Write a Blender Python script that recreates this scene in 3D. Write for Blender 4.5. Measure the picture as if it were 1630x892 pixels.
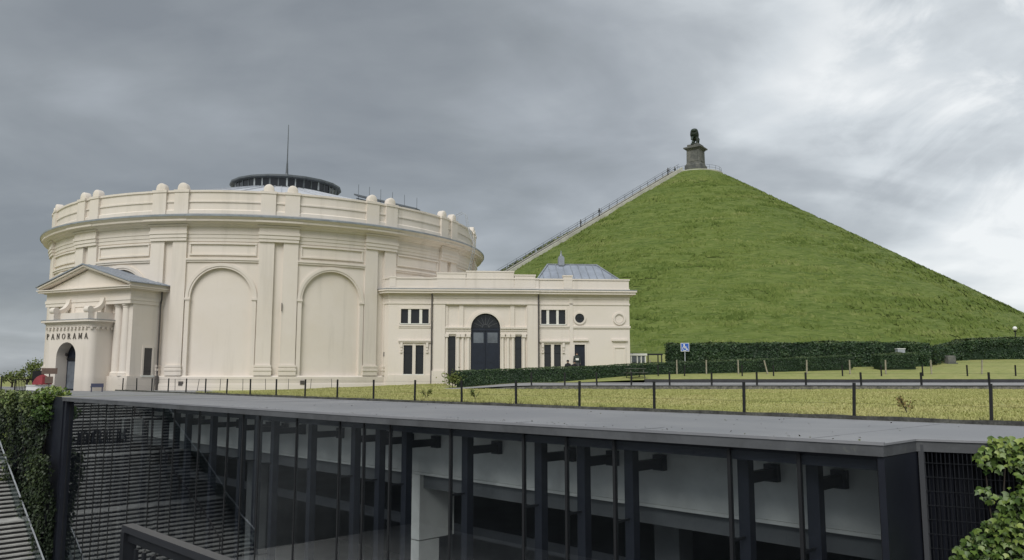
import bpy, bmesh, math, random
import numpy as np
from mathutils import Vector, Matrix, Euler

random.seed(7)
rng = np.random.default_rng(11)
for o in list(bpy.data.objects):
    bpy.data.objects.remove(o)
scene = bpy.context.scene
COL = scene.collection
R = math.radians
PI = math.pi

# ------------------------------------------------------------------ camera
CAMZ = 0.96
cam = bpy.data.cameras.new('camera')
cam.sensor_width = 36.0
cam.lens = 36.0 * 1255.0 / 1630.0
cam.clip_start = 0.1
cam.clip_end = 9000.0
camo = bpy.data.objects.new('camera', cam)
camo.location = (0, 0, CAMZ)
camo.rotation_euler = (R(90) + math.atan(152.0 / 1255.0), 0, 0)
COL.objects.link(camo)
scene.camera = camo

# ------------------------------------------------------------------ exposure
scene.view_settings.view_transform = 'Standard'
scene.view_settings.look = 'None'
scene.view_settings.gamma = 1.0
scene.view_settings.use_curve_mapping = False
EXPO = 0.72
scene.view_settings.exposure = EXPO
scene.render.engine = 'CYCLES'
scene.cycles.max_bounces = 8
scene.cycles.transparent_max_bounces = 12
scene.cycles.caustics_reflective = False
scene.cycles.caustics_refractive = False

# ------------------------------------------------------------------ sun (veiled, behind the camera)
SUN_EL, SUN_AZ = 46.0, 196.0            # azimuth clockwise from +Y
sl = bpy.data.lights.new('sun', 'SUN')
sl.energy = 1.5
sl.angle = R(40)
sl.color = (1.0, 0.975, 0.93)
so = bpy.data.objects.new('sun', sl)
sd = Vector((math.sin(R(SUN_AZ)) * math.cos(R(SUN_EL)), math.cos(R(SUN_AZ)) * math.cos(R(SUN_EL)), math.sin(R(SUN_EL))))
so.rotation_euler = (-sd).to_track_quat('-Z', 'Y').to_euler()
so.location = (0, -20, 60)
COL.objects.link(so)

# ------------------------------------------------------------------ node helpers
class NT:
    def __init__(s, tree):
        s.t = tree; s.n = tree.nodes; s.l = tree.links
    def node(s, typ, **kw):
        nd = s.n.new(typ)
        for k, v in kw.items():
            if k.startswith('_'):
                setattr(nd, k[1:], v)
        for k, v in kw.items():
            if not k.startswith('_'):
                s.set(nd, k, v)
        return nd
    def set(s, nd, key, v):
        sock = nd.inputs[int(key[1:])] if (key[0] == 'i' and key[1:].isdigit()) else nd.inputs[key.replace('__', ' ')]
        if isinstance(v, bpy.types.NodeSocket): s.l.new(v, sock)
        elif isinstance(v, bpy.types.Node): s.l.new(v.outputs[0], sock)
        else: sock.default_value = v
    def math(s, op, a, b=0.0, clamp=False):
        return s.node('ShaderNodeMath', _operation=op, _use_clamp=clamp, i0=a, i1=b).outputs[0]
    def mix(s, f, a, b, mode='MIX'):
        nd = s.n.new('ShaderNodeMixRGB'); nd.blend_type = mode
        for i, v in ((0, f), (1, a), (2, b)):
            if isinstance(v, (bpy.types.NodeSocket,)): s.l.new(v, nd.inputs[i])
            else:
                if i and len(v) == 3: v = (*v, 1)
                nd.inputs[i].default_value = v
        return nd.outputs[0]
    def noise(s, vec, scale, detail=4, rough=0.55, dist=0.0):
        nd = s.n.new('ShaderNodeTexNoise')
        if vec is not None: s.l.new(vec, nd.inputs['Vector'])
        nd.inputs['Scale'].default_value = scale; nd.inputs['Detail'].default_value = detail
        nd.inputs['Roughness'].default_value = rough; nd.inputs['Distortion'].default_value = dist
        return nd.outputs[0]
    def ramp(s, f, a, b, lo=0.0, hi=1.0):
        nd = s.n.new('ShaderNodeMapRange'); nd.clamp = True; nd.interpolation_type = 'SMOOTHSTEP'
        s.l.new(f, nd.inputs[0]); nd.inputs[1].default_value = a; nd.inputs[2].default_value = b
        nd.inputs[3].default_value = lo; nd.inputs[4].default_value = hi
        return nd.outputs[0]
    def mapping(s, vec, scale=(1, 1, 1), rot=(0, 0, 0), loc=(0, 0, 0)):
        nd = s.n.new('ShaderNodeMapping'); s.l.new(vec, nd.inputs[0])
        nd.inputs['Scale'].default_value = scale; nd.inputs['Rotation'].default_value = rot; nd.inputs['Location'].default_value = loc
        return nd.outputs[0]

# ------------------------------------------------------------------ world: storm clouds over a Nishita sky
world = bpy.data.worlds.new('World'); scene.world = world; world.use_nodes = True
w = NT(world.node_tree); w.n.clear()
sky = w.n.new('ShaderNodeTexSky'); sky.sky_type = 'NISHITA'; sky.sun_disc = False
sky.sun_elevation = R(SUN_EL); sky.sun_rotation = R(SUN_AZ)
tc = w.n.new('ShaderNodeTexCoord'); dirv = tc.outputs['Generated']
sep = w.n.new('ShaderNodeSeparateXYZ'); w.l.new(dirv, sep.inputs[0])
zc = w.math('MAXIMUM', sep.outputs[2], 0.0)
den = w.math('ADD', zc, 0.22)
comb = w.n.new('ShaderNodeCombineXYZ')
w.l.new(w.math('DIVIDE', sep.outputs[0], den), comb.inputs[0])
w.l.new(w.math('DIVIDE', sep.outputs[1], den), comb.inputs[1])
cv = comb.outputs[0]
n1 = w.noise(w.mapping(cv, (1, 1, 1), (0, 0, R(20)), (1.4, 9.3, 0)), 0.62, 5, 0.45, 0.25)
n2 = w.noise(w.mapping(cv, (1, 1.5, 1), (0, 0, R(-25)), (7.7, 2.4, 0)), 1.5, 6, 0.5, 0.5)
n3 = w.noise(w.mapping(dirv, (1, 1, 2.2), (0, 0, 0), (1.3, 5.2, 0.7)), 3.0, 8, 0.52, 0.3)
# thin cloud towards the right where the light comes through
vd = w.n.new('ShaderNodeVectorMath'); vd.operation = 'DOT_PRODUCT'
w.l.new(dirv, vd.inputs[0]); vd.inputs[1].default_value = Vector((0.63, 0.66, 0.43)).normalized()
thin = w.ramp(vd.outputs['Value'], 0.80, 0.99)
dens = w.math('ADD', w.math('MULTIPLY', n1, 0.70), w.math('ADD', w.math('MULTIPLY', n2, 0.30), w.math('MULTIPLY', n3, 0.36)))
n4 = w.noise(w.mapping(dirv, (1, 1, 1.5), (0, 0, 0), (2.9, 4.4, 1.1)), 5.5, 9, 0.58, 0.6)
break_ = w.math('MULTIPLY', w.ramp(vd.outputs['Value'], 0.89, 0.985), w.ramp(n4, 0.42, 0.60))
dens = w.math('SUBTRACT', w.math('SUBTRACT', dens, 0.142), w.math('ADD', w.math("MULTIPLY", thin, 0.17), w.math('MULTIPLY', break_, 0.11)))
vd2 = w.n.new('ShaderNodeVectorMath'); vd2.operation = 'DOT_PRODUCT'
w.l.new(dirv, vd2.inputs[0]); vd2.inputs[1].default_value = Vector((-0.45, 0.88, 0.05)).normalized()
dens = w.math('ADD', dens, w.ramp(vd2.outputs['Value'], 0.80, 1.0, 0, 0.045))
k = 2.0 ** (-EXPO)
cr = w.n.new('ShaderNodeValToRGB'); w.l.new(dens, cr.inputs[0])
el = cr.color_ramp.elements
def sr(c): return [(x / 255 / 12.92 if x / 255 <= 0.04045 else ((x / 255 + 0.055) / 1.055) ** 2.4) for x in c]
stops = [(0.30, (244, 247, 248)), (0.39, (214, 220, 224)), (0.46, (184, 190, 195)), (0.53, (164, 170, 176)), (0.60, (149, 155, 160)), (0.68, (135, 141, 147))]
el[0].position = stops[0][0]; el[1].position = stops[-1][0]
for p, c in stops[1:-1]: el.new(p)
for e, (p, c) in zip(sorted(el, key=lambda e: e.position), stops):
    e.color = (*[x * k for x in sr(c)], 1)
nis = w.mix(1.0, sky.outputs[0], (0.07, 0.07, 0.07), 'MULTIPLY')
skycol = w.mix(0.93, nis, cr.outputs[0])
bg = w.n.new('ShaderNodeBackground'); w.l.new(skycol, bg.inputs[0]); bg.inputs[1].default_value = 1.0
wo = w.n.new('ShaderNodeOutputWorld'); w.l.new(bg.outputs[0], wo.inputs[0])

# ------------------------------------------------------------------ materials
MATS = {}
def material(name, col, rough=0.7, metal=0.0, var=0.0, vscale=3.0, col2=None, bump=0.0, bscale=30.0, coords='Object', stretch=(1, 1, 1), spec=0.5, fine=0.0, fscale=60.0, sub=None):
    m = bpy.data.materials.new(name); m.use_nodes = True
    t = NT(m.node_tree); b = t.n['Principled BSDF']
    b.inputs['Roughness'].default_value = rough; b.inputs['Metallic'].default_value = metal
    b.inputs['Specular IOR Level'].default_value = spec
    c = None
    tcn = t.n.new('ShaderNodeTexCoord'); v = t.mapping(tcn.outputs[coords], stretch)
    col = tuple(col)
    c2 = col2 if col2 else tuple(x * (1 - var) for x in col)
    if var or col2:
        f = t.ramp(t.noise(v, vscale, 6, 0.6, 0.2), 0.32, 0.68)
        c = t.mix(f, col, c2)
    if fine:
        g = t.noise(v, fscale, 3, 0.6)
        gg = t.ramp(g, 0.3, 0.7, 1 - fine, 1 + fine)
        cc = t.n.new('ShaderNodeCombineXYZ')
        for i in range(3): t.l.new(gg, cc.inputs[i])
        c = t.mix(1.0, c if c is not None else (*col, 1)[:3], cc.outputs[0], 'MULTIPLY')
    if c is not None: t.l.new(c, b.inputs['Base Color'])
    else: b.inputs['Base Color'].default_value = (*col, 1)
    if bump:
        bp = t.n.new('ShaderNodeBump'); bp.inputs['Strength'].default_value = bump; bp.inputs['Distance'].default_value = 0.05
        t.l.new(t.noise(v, bscale, 4, 0.6), bp.inputs['Height']); t.l.new(bp.outputs[0], b.inputs['Normal'])
    MATS[name] = m
    return m

def stucco_mat(name, base, dirt):
    m = bpy.data.materials.new(name); m.use_nodes = True
    t = NT(m.node_tree); b = t.n['Principled BSDF']; b.inputs['Roughness'].default_value = 0.85
    tcn = t.n.new('ShaderNodeTexCoord'); geo = t.n.new('ShaderNodeNewGeometry')
    pos = geo.outputs['Position']
    f1 = t.ramp(t.noise(pos, 0.35, 6, 0.62, 0.3), 0.35, 0.75)
    streak = t.ramp(t.noise(t.mapping(pos, (1.3, 1.3, 0.10)), 1.1, 5, 0.62), 0.52, 0.72, 0, 0.55)
    blot = t.ramp(t.noise(pos, 2.3, 5, 0.7), 0.55, 0.8, 0, 0.35)
    c = t.mix(f1, base, tuple(x * y for x, y in zip(base, (0.95, 0.94, 0.91))))
    c = t.mix(streak, c, dirt); c = t.mix(blot, c, tuple(x * 0.9 for x in base))
    # splash dirt close to the ground (wear with its own height)
    sp = t.n.new('ShaderNodeSeparateXYZ'); t.l.new(pos, sp.inputs[0])
    hz = t.math('ADD', sp.outputs[2], t.math('MULTIPLY', t.noise(pos, 1.7, 4, 0.6), -0.7))
    c = t.mix(t.ramp(hz, 0.1, 0.75, 0.4, 0.0), c, tuple(x * 0.86 for x in dirt))
    t.l.new(c, b.inputs['Base Color'])
    bp = t.n.new('ShaderNodeBump'); bp.inputs['Strength'].default_value = 0.25; bp.inputs['Distance'].default_value = 0.02
    t.l.new(t.noise(pos, 14, 5, 0.65), bp.inputs['Height']); t.l.new(bp.outputs[0], b.inputs['Normal'])
    MATS[name] = m
stucco_mat('stucco', (0.735, 0.675, 0.612), (0.595, 0.545, 0.485))
material('white_paint', (0.78, 0.76, 0.70), 0.6, var=0.08, vscale=2)
material('lead', (0.30, 0.33, 0.37), 0.45, 0.0, var=0.3, vscale=1.5)
material('zinc', (0.36, 0.40, 0.47), 0.42, 0.15, var=0.22, vscale=1.1, bump=0.1, bscale=3)
material('roof_white', (0.60, 0.62, 0.66), 0.5, 0.0, var=0.15, vscale=0.6)
material('window_dark', (0.018, 0.02, 0.024), 0.12, 0.0, spec=0.6)
material('door_blue', (0.014, 0.020, 0.036), 0.4, var=0.25, vscale=2)
material('door_glass', (0.16, 0.18, 0.21), 0.15, var=0.4, vscale=1.2)
material('dark_metal', (0.022, 0.024, 0.029), 0.42, 0.3, var=0.3, vscale=3)
material('navy_steel', (0.013, 0.016, 0.026), 0.5, 0.1, var=0.25, vscale=1.5)
material('rail_metal', (0.11, 0.115, 0.125), 0.35, 0.3)
material('rail_dark', (0.04, 0.042, 0.048), 0.35, 0.2)
material('mullion_black', (0.009, 0.010, 0.012), 0.6, 0.0)
material('pipe', (0.10, 0.09, 0.085), 0.5, 0.2, var=0.3, vscale=2)
material('lantern_grey', (0.12, 0.135, 0.15), 0.5, 0.2, var=0.2, vscale=2)
material('lantern_post', (0.42, 0.45, 0.48), 0.5, var=0.2, vscale=2)
material('concrete', (0.74, 0.75, 0.71), 0.8, var=0.22, vscale=0.9, bump=0.12, bscale=9)
material('concrete_dark', (0.15, 0.16, 0.165), 0.8, var=0.3, vscale=0.8, bump=0.1, bscale=9)
material('step_stone', (0.50, 0.50, 0.48), 0.8, var=0.35, vscale=1.8, fine=0.12, fscale=25)
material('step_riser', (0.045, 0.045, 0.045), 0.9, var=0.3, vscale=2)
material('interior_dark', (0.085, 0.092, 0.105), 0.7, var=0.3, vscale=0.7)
material('bronze', (0.035, 0.042, 0.036), 0.55, 0.4, col2=(0.06, 0.085, 0.07), vscale=1.6)
material('monument_stone', (0.17, 0.17, 0.155), 0.9, col2=(0.085, 0.09, 0.085), vscale=0.9, bump=0.3, bscale=6, fine=0.15, fscale=9)
material('kerb_light', (0.55, 0.54, 0.47), 0.85, var=0.25, vscale=0.6)
material('stone_wall', (0.21, 0.20, 0.18), 0.9, col2=(0.09, 0.09, 0.08), vscale=5, bump=0.6, bscale=9, fine=0.25, fscale=14)
material('court_paving', (0.42, 0.42, 0.41), 0.85, var=0.2, vscale=0.7, fine=0.1, fscale=20)
material('table_wood', (0.10, 0.11, 0.085), 0.85, var=0.3, vscale=5)
material('kerb_dark', (0.085, 0.085, 0.075), 0.9, col2=(0.035, 0.035, 0.032), vscale=3, fine=0.3, fscale=20)
material('dark_board', (0.045, 0.045, 0.05), 0.6, var=0.3, vscale=2)
material('asphalt_pale', (0.31, 0.31, 0.31), 0.85, var=0.18, vscale=1.2, fine=0.08, fscale=40)
material('paving', (0.27, 0.275, 0.28), 0.85, var=0.25, vscale=0.8, fine=0.1, fscale=30)
material('stake_wood', (0.36, 0.33, 0.25), 0.85, var=0.3, vscale=4)
material('post_black', (0.012, 0.012, 0.013), 0.5, 0.1, var=0.3, vscale=8)
material('red_cloth', (0.26, 0.03, 0.04), 0.8, var=0.25, vscale=4)
material('sign_brown', (0.17, 0.115, 0.09), 0.7, var=0.25, vscale=5)
material('sign_blue', (0.03, 0.12, 0.50), 0.5)
material('bench_blue', (0.06, 0.065, 0.11), 0.6)
material('lamp_white', (0.85, 0.85, 0.82), 0.3)
material('cloth_dark', (0.02, 0.021, 0.025), 0.9, var=0.3, vscale=8)
material('cloth_grey', (0.10, 0.10, 0.11), 0.9, var=0.3, vscale=8)
material('cloth_jacket', (0.045, 0.06, 0.055), 0.9, var=0.3, vscale=8)
material('skin', (0.42, 0.27, 0.20), 0.6)
material('bark', (0.08, 0.065, 0.05), 0.9, var=0.4, vscale=8)
material('text_dark', (0.08, 0.07, 0.06), 0.6)

def roof_mat():
    m = bpy.data.materials.new('roof_felt'); m.use_nodes = True
    t = NT(m.node_tree); b = t.n['Principled BSDF']; b.inputs['Roughness'].default_value = 0.62
    geo = t.n.new('ShaderNodeNewGeometry'); pos = geo.outputs['Position']
    a = t.ramp(t.noise(pos, 0.28, 6, 0.6, 0.5), 0.35, 0.7)
    c = t.mix(a, (0.215, 0.220, 0.236), (0.262, 0.265, 0.278))
    st = t.ramp(t.noise(pos, 1.6, 7, 0.7, 0.8), 0.55, 0.75, 0, 0.5)
    c = t.mix(st, c, (0.165, 0.17, 0.18))
    # pale streaks of dried water
    st2 = t.ramp(t.noise(t.mapping(pos, (0.35, 1.6, 1), (0, 0, R(46))), 1.3, 6, 0.65), 0.58, 0.72, 0, 0.45)
    c = t.mix(st2, c, (0.33, 0.33, 0.335))
    lich = t.ramp(t.noise(pos, 26, 3, 0.6), 0.68, 0.74, 0, 0.5)
    c = t.mix(lich, c, (0.30, 0.30, 0.29))
    t.l.new(c, b.inputs['Base Color'])
    bp = t.n.new('ShaderNodeBump'); bp.inputs['Strength'].default_value = 0.2; bp.inputs['Distance'].default_value = 0.02
    t.l.new(t.noise(pos, 22, 4, 0.6), bp.inputs['Height']); t.l.new(bp.outputs[0], b.inputs['Normal'])
    MATS['roof_felt'] = m
    m2 = bpy.data.materials.new('roof_edge'); m2.use_nodes = True
    t = NT(m2.node_tree); b = t.n['Principled BSDF']; b.inputs['Roughness'].default_value = 0.7
    geo = t.n.new('ShaderNodeNewGeometry'); pos = geo.outputs['Position']
    c = t.mix(t.ramp(t.noise(pos, 1.1, 6, 0.7), 0.35, 0.7), (0.10, 0.105, 0.112), (0.065, 0.068, 0.072))
    c = t.mix(t.ramp(t.noise(pos, 5, 8, 0.75), 0.58, 0.7, 0, 0.6), c, (0.15, 0.16, 0.13))
    t.l.new(c, b.inputs['Base Color']); MATS['roof_edge'] = m2
roof_mat()

def grass_mat(name, cols, sc=0.5, stretch=(1, 1, 1), uv=False, bump=0.4):
    m = bpy.data.materials.new(name); m.use_nodes = True
    t = NT(m.node_tree); b = t.n['Principled BSDF']; b.inputs['Roughness'].default_value = 0.9
    b.inputs['Specular IOR Level'].default_value = 0.15
    if uv:
        tcn = t.n.new('ShaderNodeTexCoord'); pos = tcn.outputs['UV']
    else:
        geo = t.n.new('ShaderNodeNewGeometry'); pos = geo.outputs['Position']
    v = t.mapping(pos, stretch)
    a = t.ramp(t.noise(v, sc, 7, 0.62, 0.4), 0.33, 0.67)
    c = t.mix(a, cols[0], cols[1])
    d = t.ramp(t.noise(v, sc * 4.3, 6, 0.68, 0.3), 0.46, 0.66, 0, 0.85)
    c = t.mix(d, c, cols[2])
    e = t.ramp(t.noise(v, sc * 9.0, 5, 0.7), 0.50, 0.66, 0, 0.8)
    c = t.mix(e, c, cols[3])
    t.l.new(c, b.inputs['Base Color'])
    if bump:
        bp = t.n.new('ShaderNodeBump'); bp.inputs['Strength'].default_value = bump; bp.inputs['Distance'].default_value = 0.25
        t.l.new(t.noise(v, sc * 6, 6, 0.7), bp.inputs['Height']); t.l.new(bp.outputs[0], b.inputs['Normal'])
    MATS[name] = m
grass_mat('grass_mound', [(0.102, 0.146, 0.034), (0.148, 0.190, 0.050), (0.060, 0.094, 0.020), (0.215, 0.240, 0.086)], 0.26, (0.34, 1.6, 1), uv=True, bump=0.6)
grass_mat('grass_lawn', [(0.37, 0.37, 0.15), (0.32, 0.345, 0.135), (0.44, 0.405, 0.20), (0.27, 0.29, 0.10)], 0.45, (0.55, 1.0, 1), bump=0.3)
grass_mat('grass_upper', [(0.27, 0.30, 0.105), (0.32, 0.335, 0.12), (0.38, 0.36, 0.16), (0.17, 0.21, 0.06)], 0.5, (0.5, 1.2, 1), bump=0.3)

def leaf_mat(name, cols, rough=0.5, spec=0.35):
    m = bpy.data.materials.new(name); m.use_nodes = True
    t = NT(m.node_tree); b = t.n['Principled BSDF']; b.inputs['Roughness'].default_value = rough
    b.inputs['Specular IOR Level'].default_value = spec
    at = t.n.new('ShaderNodeAttribute'); at.attribute_name = 'tint'
    cr = t.n.new('ShaderNodeValToRGB'); t.l.new(at.outputs['Fac'], cr.inputs[0])
    els = cr.color_ramp.elements
    els[0].color = (*cols[0], 1); els[1].color = (*cols[-1], 1)
    for i, c in enumerate(cols[1:-1]):
        e = els.new((i + 1) / (len(cols) - 1)); e.color = (*c, 1)
    t.l.new(cr.outputs[0], b.inputs['Base Color']); MATS[name] = m
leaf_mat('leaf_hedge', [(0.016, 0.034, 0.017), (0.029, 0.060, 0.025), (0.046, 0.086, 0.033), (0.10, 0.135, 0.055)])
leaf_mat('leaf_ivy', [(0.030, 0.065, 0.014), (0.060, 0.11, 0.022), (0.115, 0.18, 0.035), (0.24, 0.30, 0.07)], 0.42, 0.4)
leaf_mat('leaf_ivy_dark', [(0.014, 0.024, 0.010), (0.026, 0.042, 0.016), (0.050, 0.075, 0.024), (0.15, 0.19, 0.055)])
leaf_mat('blade', [(0.31, 0.335, 0.115), (0.39, 0.39, 0.16), (0.50, 0.455, 0.225)], 0.8, 0.1)
leaf_mat('blade_mound', [(0.074, 0.110, 0.024), (0.116, 0.158, 0.038), (0.146, 0.186, 0.050), (0.205, 0.232, 0.082)], 0.8, 0.1)
leaf_mat('leaf_dead', [(0.05, 0.045, 0.03), (0.10, 0.075, 0.045), (0.09, 0.11, 0.04)], 0.8, 0.1)
leaf_mat('leaf_weed', [(0.10, 0.14, 0.04), (0.20, 0.22, 0.07), (0.28, 0.20, 0.09)], 0.7, 0.2)

def glass_mat(name, tint=(0.62, 0.67, 0.70), f0=0.07, rough=0.004, gain=0.85):
    m = bpy.data.materials.new(name); m.use_nodes = True
    t = NT(m.node_tree); t.n.clear()
    lw = t.n.new('ShaderNodeLayerWeight'); lw.inputs[0].default_value = 0.5
    p = t.math('POWER', lw.outputs['Facing'], 3.0)
    fac = t.math('ADD', t.math('MULTIPLY', p, gain), f0, True)
    tr = t.n.new('ShaderNodeBsdfTransparent'); tr.inputs[0].default_value = (*tint, 1)
    gl = t.n.new('ShaderNodeBsdfGlossy'); gl.inputs['Roughness'].default_value = rough; gl.inputs[0].default_value = (0.9, 0.93, 0.95, 1)
    mx = t.n.new('ShaderNodeMixShader'); t.l.new(fac, mx.inputs[0]); t.l.new(tr.outputs[0], mx.inputs[1]); t.l.new(gl.outputs[0], mx.inputs[2])
    ou = t.n.new('ShaderNodeOutputMaterial'); t.l.new(mx.outputs[0], ou.inputs[0]); MATS[name] = m
glass_mat('facade_glass', (0.92, 0.95, 0.97), 0.11, 0.006, 0.85)
glass_mat('balustrade_glass', (0.66, 0.74, 0.72), 0.08, 0.01, 0.6)

# ------------------------------------------------------------------ mesh helpers
def setp(o, label=None, cat=None, group=None, kind=None):
    if label: o['label'] = label
    if cat: o['category'] = cat
    if group: o['group'] = group
    if kind: o['kind'] = kind
    return o

def empty(name, loc=(0, 0, 0), rz=0.0, label=None, cat=None, group=None):
    o = bpy.data.objects.new(name, None); o.location = loc; o.rotation_euler = (0, 0, rz); o.empty_display_size = 0.3
    COL.objects.link(o); return setp(o, label, cat, group)

def obj(name, mesh, parent=None, loc=(0, 0, 0), rot=(0, 0, 0)):
    o = bpy.data.objects.new(name, mesh); o.location = loc; o.rotation_euler = rot
    COL.objects.link(o)
    if parent: o.parent = parent
    return o

class MB:
    def __init__(s): s.v = []; s.f = []; s.m = []; s.cm = 0
    def add(s, vs, fs):
        b = len(s.v); s.v += [tuple(v) for v in vs]
        for f in fs: s.f.append([b + i for i in f]); s.m.append(s.cm)
        return s
    def box(s, x0, x1, y0, y1, z0, z1):
        return s.add([(x0, y0, z0), (x1, y0, z0), (x1, y1, z0), (x0, y1, z0), (x0, y0, z1), (x1, y0, z1), (x1, y1, z1), (x0, y1, z1)],
                     [(0, 3, 2, 1), (4, 5, 6, 7), (0, 1, 5, 4), (1, 2, 6, 5), (2, 3, 7, 6), (3, 0, 4, 7)])
    def loft(s, rings, close=True, caps=True):
        n = len(rings[0]); vs = [p for r in rings for p in r]; fs = []
        for i in range(len(rings) - 1):
            for j in range(n if close else n - 1):
                k = (j + 1) % n
                fs.append((i * n + j, i * n + k, (i + 1) * n + k, (i + 1) * n + j))
        if caps and close:
            fs.append(tuple(range(n - 1, -1, -1))); fs.append(tuple((len(rings) - 1) * n + j for j in range(n)))
        return s.add(vs, fs)
    def tube(s, pts, r, n=8, caps=True, r1=None):
        pts = [Vector(p) for p in pts]; rings = []
        for i, p in enumerate(pts):
            d = (pts[min(i + 1, len(pts) - 1)] - pts[max(i - 1, 0)]).normalized()
            a = d.cross(Vector((0, 0, 1)) if abs(d.z) < 0.9 else Vector((1, 0, 0))).normalized(); b = d.cross(a)
            rr = r if r1 is None else r + (r1 - r) * i / max(1, len(pts) - 1)
            rings.append([p + a * math.cos(2 * PI * j / n) * rr + b * math.sin(2 * PI * j / n) * rr for j in range(n)])
        return s.loft(rings, True, caps)
    def bar(s, p, q, wx, wz, up=(0, 0, 1)):
        p, q = Vector(p), Vector(q); d = (q - p).normalized(); up = Vector(up)
        if abs(d.dot(up)) > 0.95: up = Vector((1, 0, 0))
        a = d.cross(up).normalized() * wx / 2; b = a.cross(d).normalized() * wz / 2
        return s.loft([[x - a - b, x + a - b, x + a + b, x - a + b] for x in (p, q)])
    def lathe(s, prof, n=96, a0=0.0, a1=2 * PI, caps=False):
        full = abs(a1 - a0 - 2 * PI) < 1e-6; m = n if full else n + 1
        rings = []
        for i in range(m):
            a = a0 + (a1 - a0) * i / n
            rings.append([(r * math.sin(a), -r * math.cos(a), z) for r, z in prof])
        vs = [p for r in rings for p in r]; k = len(prof); fs = []
        for i in range(n):
            for j in range(k - 1):
                i2 = (i + 1) % m
                fs.append((i * k + j, i2 * k + j, i2 * k + j + 1, i * k + j + 1))
        return s.add(vs, fs)
    def prism(s, poly, y0, y1):            # polygon in x,z extruded along y
        n = len(poly)
        vs = [(x, y0, z) for x, z in poly] + [(x, y1, z) for x, z in poly]
        fs = [tuple(range(n)), tuple(range(2 * n - 1, n - 1, -1))] + [(i, i + n, (i + 1) % n + n, (i + 1) % n) for i in range(n)]
        return s.add(vs, fs)
    def slab(s, poly, z0, z1):             # polygon in x,y extruded along z
        n = len(poly)
        vs = [(x, y, z0) for x, y in poly] + [(x, y, z1) for x, y in poly]
        fs = [tuple(range(n - 1, -1, -1)), tuple(range(n, 2 * n))] + [(i, (i + 1) % n, (i + 1) % n + n, i + n) for i in range(n)]
        return s.add(vs, fs)
    def mesh(s, name, mats, smooth=False, xf=None, ang=35):
        me = bpy.data.meshes.new(name)
        vs = [xf(v) for v in s.v] if xf else s.v
        me.from_pydata(vs, [], s.f)
        for m in (mats if isinstance(mats, (list, tuple)) else [mats]): me.materials.append(MATS[m])
        if any(s.m): me.polygons.foreach_set('material_index', s.m)
        bm = bmesh.new(); bm.from_mesh(me)
        bmesh.ops.recalc_face_normals(bm, faces=bm.faces); bm.to_mesh(me); bm.free()
        if smooth:
            me.shade_smooth()
            try: me.set_sharp_from_angle(angle=R(ang))
            except Exception: pass
        return me
    def build(s, name, mats, parent=None, loc=(0, 0, 0), rot=(0, 0, 0), smooth=False, xf=None):
        return obj(name, s.mesh(name, mats, smooth, xf), parent, loc, rot)

def box_mesh(name, mat, *a): return MB().box(*a).mesh(name, mat)

# value noise
def vnoise(x, y, seed=0):
    xi = np.floor(x).astype(np.int64); yi = np.floor(y).astype(np.int64); fx = x - xi; fy = y - yi
    fx = fx * fx * (3 - 2 * fx); fy = fy * fy * (3 - 2 * fy)
    def h(a, b):
        n = (a * 374761393 + b * 668265263 + seed * 974711) & 0x7fffffff
        n = ((n ^ (n >> 13)) * 1274126177) & 0x7fffffff
        return ((n ^ (n >> 16)) & 0xffff) / 65535.0
    return (h(xi, yi) * (1 - fx) + h(xi + 1, yi) * fx) * (1 - fy) + (h(xi, yi + 1) * (1 - fx) + h(xi + 1, yi + 1) * fx) * fy
def fbm(x, y, o=4, seed=0):
    t = 0; a = 0.5
    for i in range(o):
        t = t + a * vnoise(x * 2 ** i + 17 * i, y * 2 ** i - 9 * i, seed + i); a *= 0.5
    return t

LEAF_DIAMOND = np.array([(0, -.5, 0), (.34, 0, .06), (0, .5, 0), (-.34, 0, .06)]); LEAF_DF = [(0, 1, 2), (0, 2, 3)]
LEAF_IVY = np.array([(0, -.42, 0), (.3, -.36, .05), (.5, .0, .07), (.2, .12, .02), (0, .56, 0), (-.2, .12, .02), (-.5, .0, .07), (-.3, -.36, .05), (0, -.1, -.03)])
LEAF_IF = [(8, 0, 1), (8, 1, 2), (8, 2, 3), (8, 3, 4), (8, 4, 5), (8, 5, 6), (8, 6, 7), (8, 7, 0)]
def leaves(name, P, N, size, mat, parent=None, spread=0.8, shape='d', tint=None, droop=None, kind='stuff'):
    n = len(P); L, F = (LEAF_DIAMOND, LEAF_DF) if shape == 'd' else (LEAF_IVY, LEAF_IF)
    nn = N + rng.normal(0, spread, (n, 3)); nn /= np.linalg.norm(nn, axis=1)[:, None] + 1e-9
    ref = rng.normal(0, 1, (n, 3))
    if droop is not None: ref = ref * 0.45 + np.array(droop)
    a = np.cross(ref, nn); a /= np.linalg.norm(a, axis=1)[:, None] + 1e-9; b = np.cross(nn, a)
    sz = size * rng.uniform(0.65, 1.3, n)
    V = P[:, None, :] + sz[:, None, None] * (L[None, :, 0, None] * a[:, None, :] + L[None, :, 1, None] * b[:, None, :] + L[None, :, 2, None] * nn[:, None, :])
    k = len(L); fs = (np.array(F)[None] + (np.arange(n) * k)[:, None, None]).reshape(-1, 3)
    me = raw_mesh(name, V.reshape(-1, 3), fs, mat)
    if tint is None: tint = rng.random(n)
    at = me.attributes.new('tint', 'FLOAT', 'POINT'); at.data.foreach_set('value', np.repeat(tint, k).astype(np.float32))
    o = obj(name, me, parent)
    if kind: o['kind'] = kind
    return o
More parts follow.
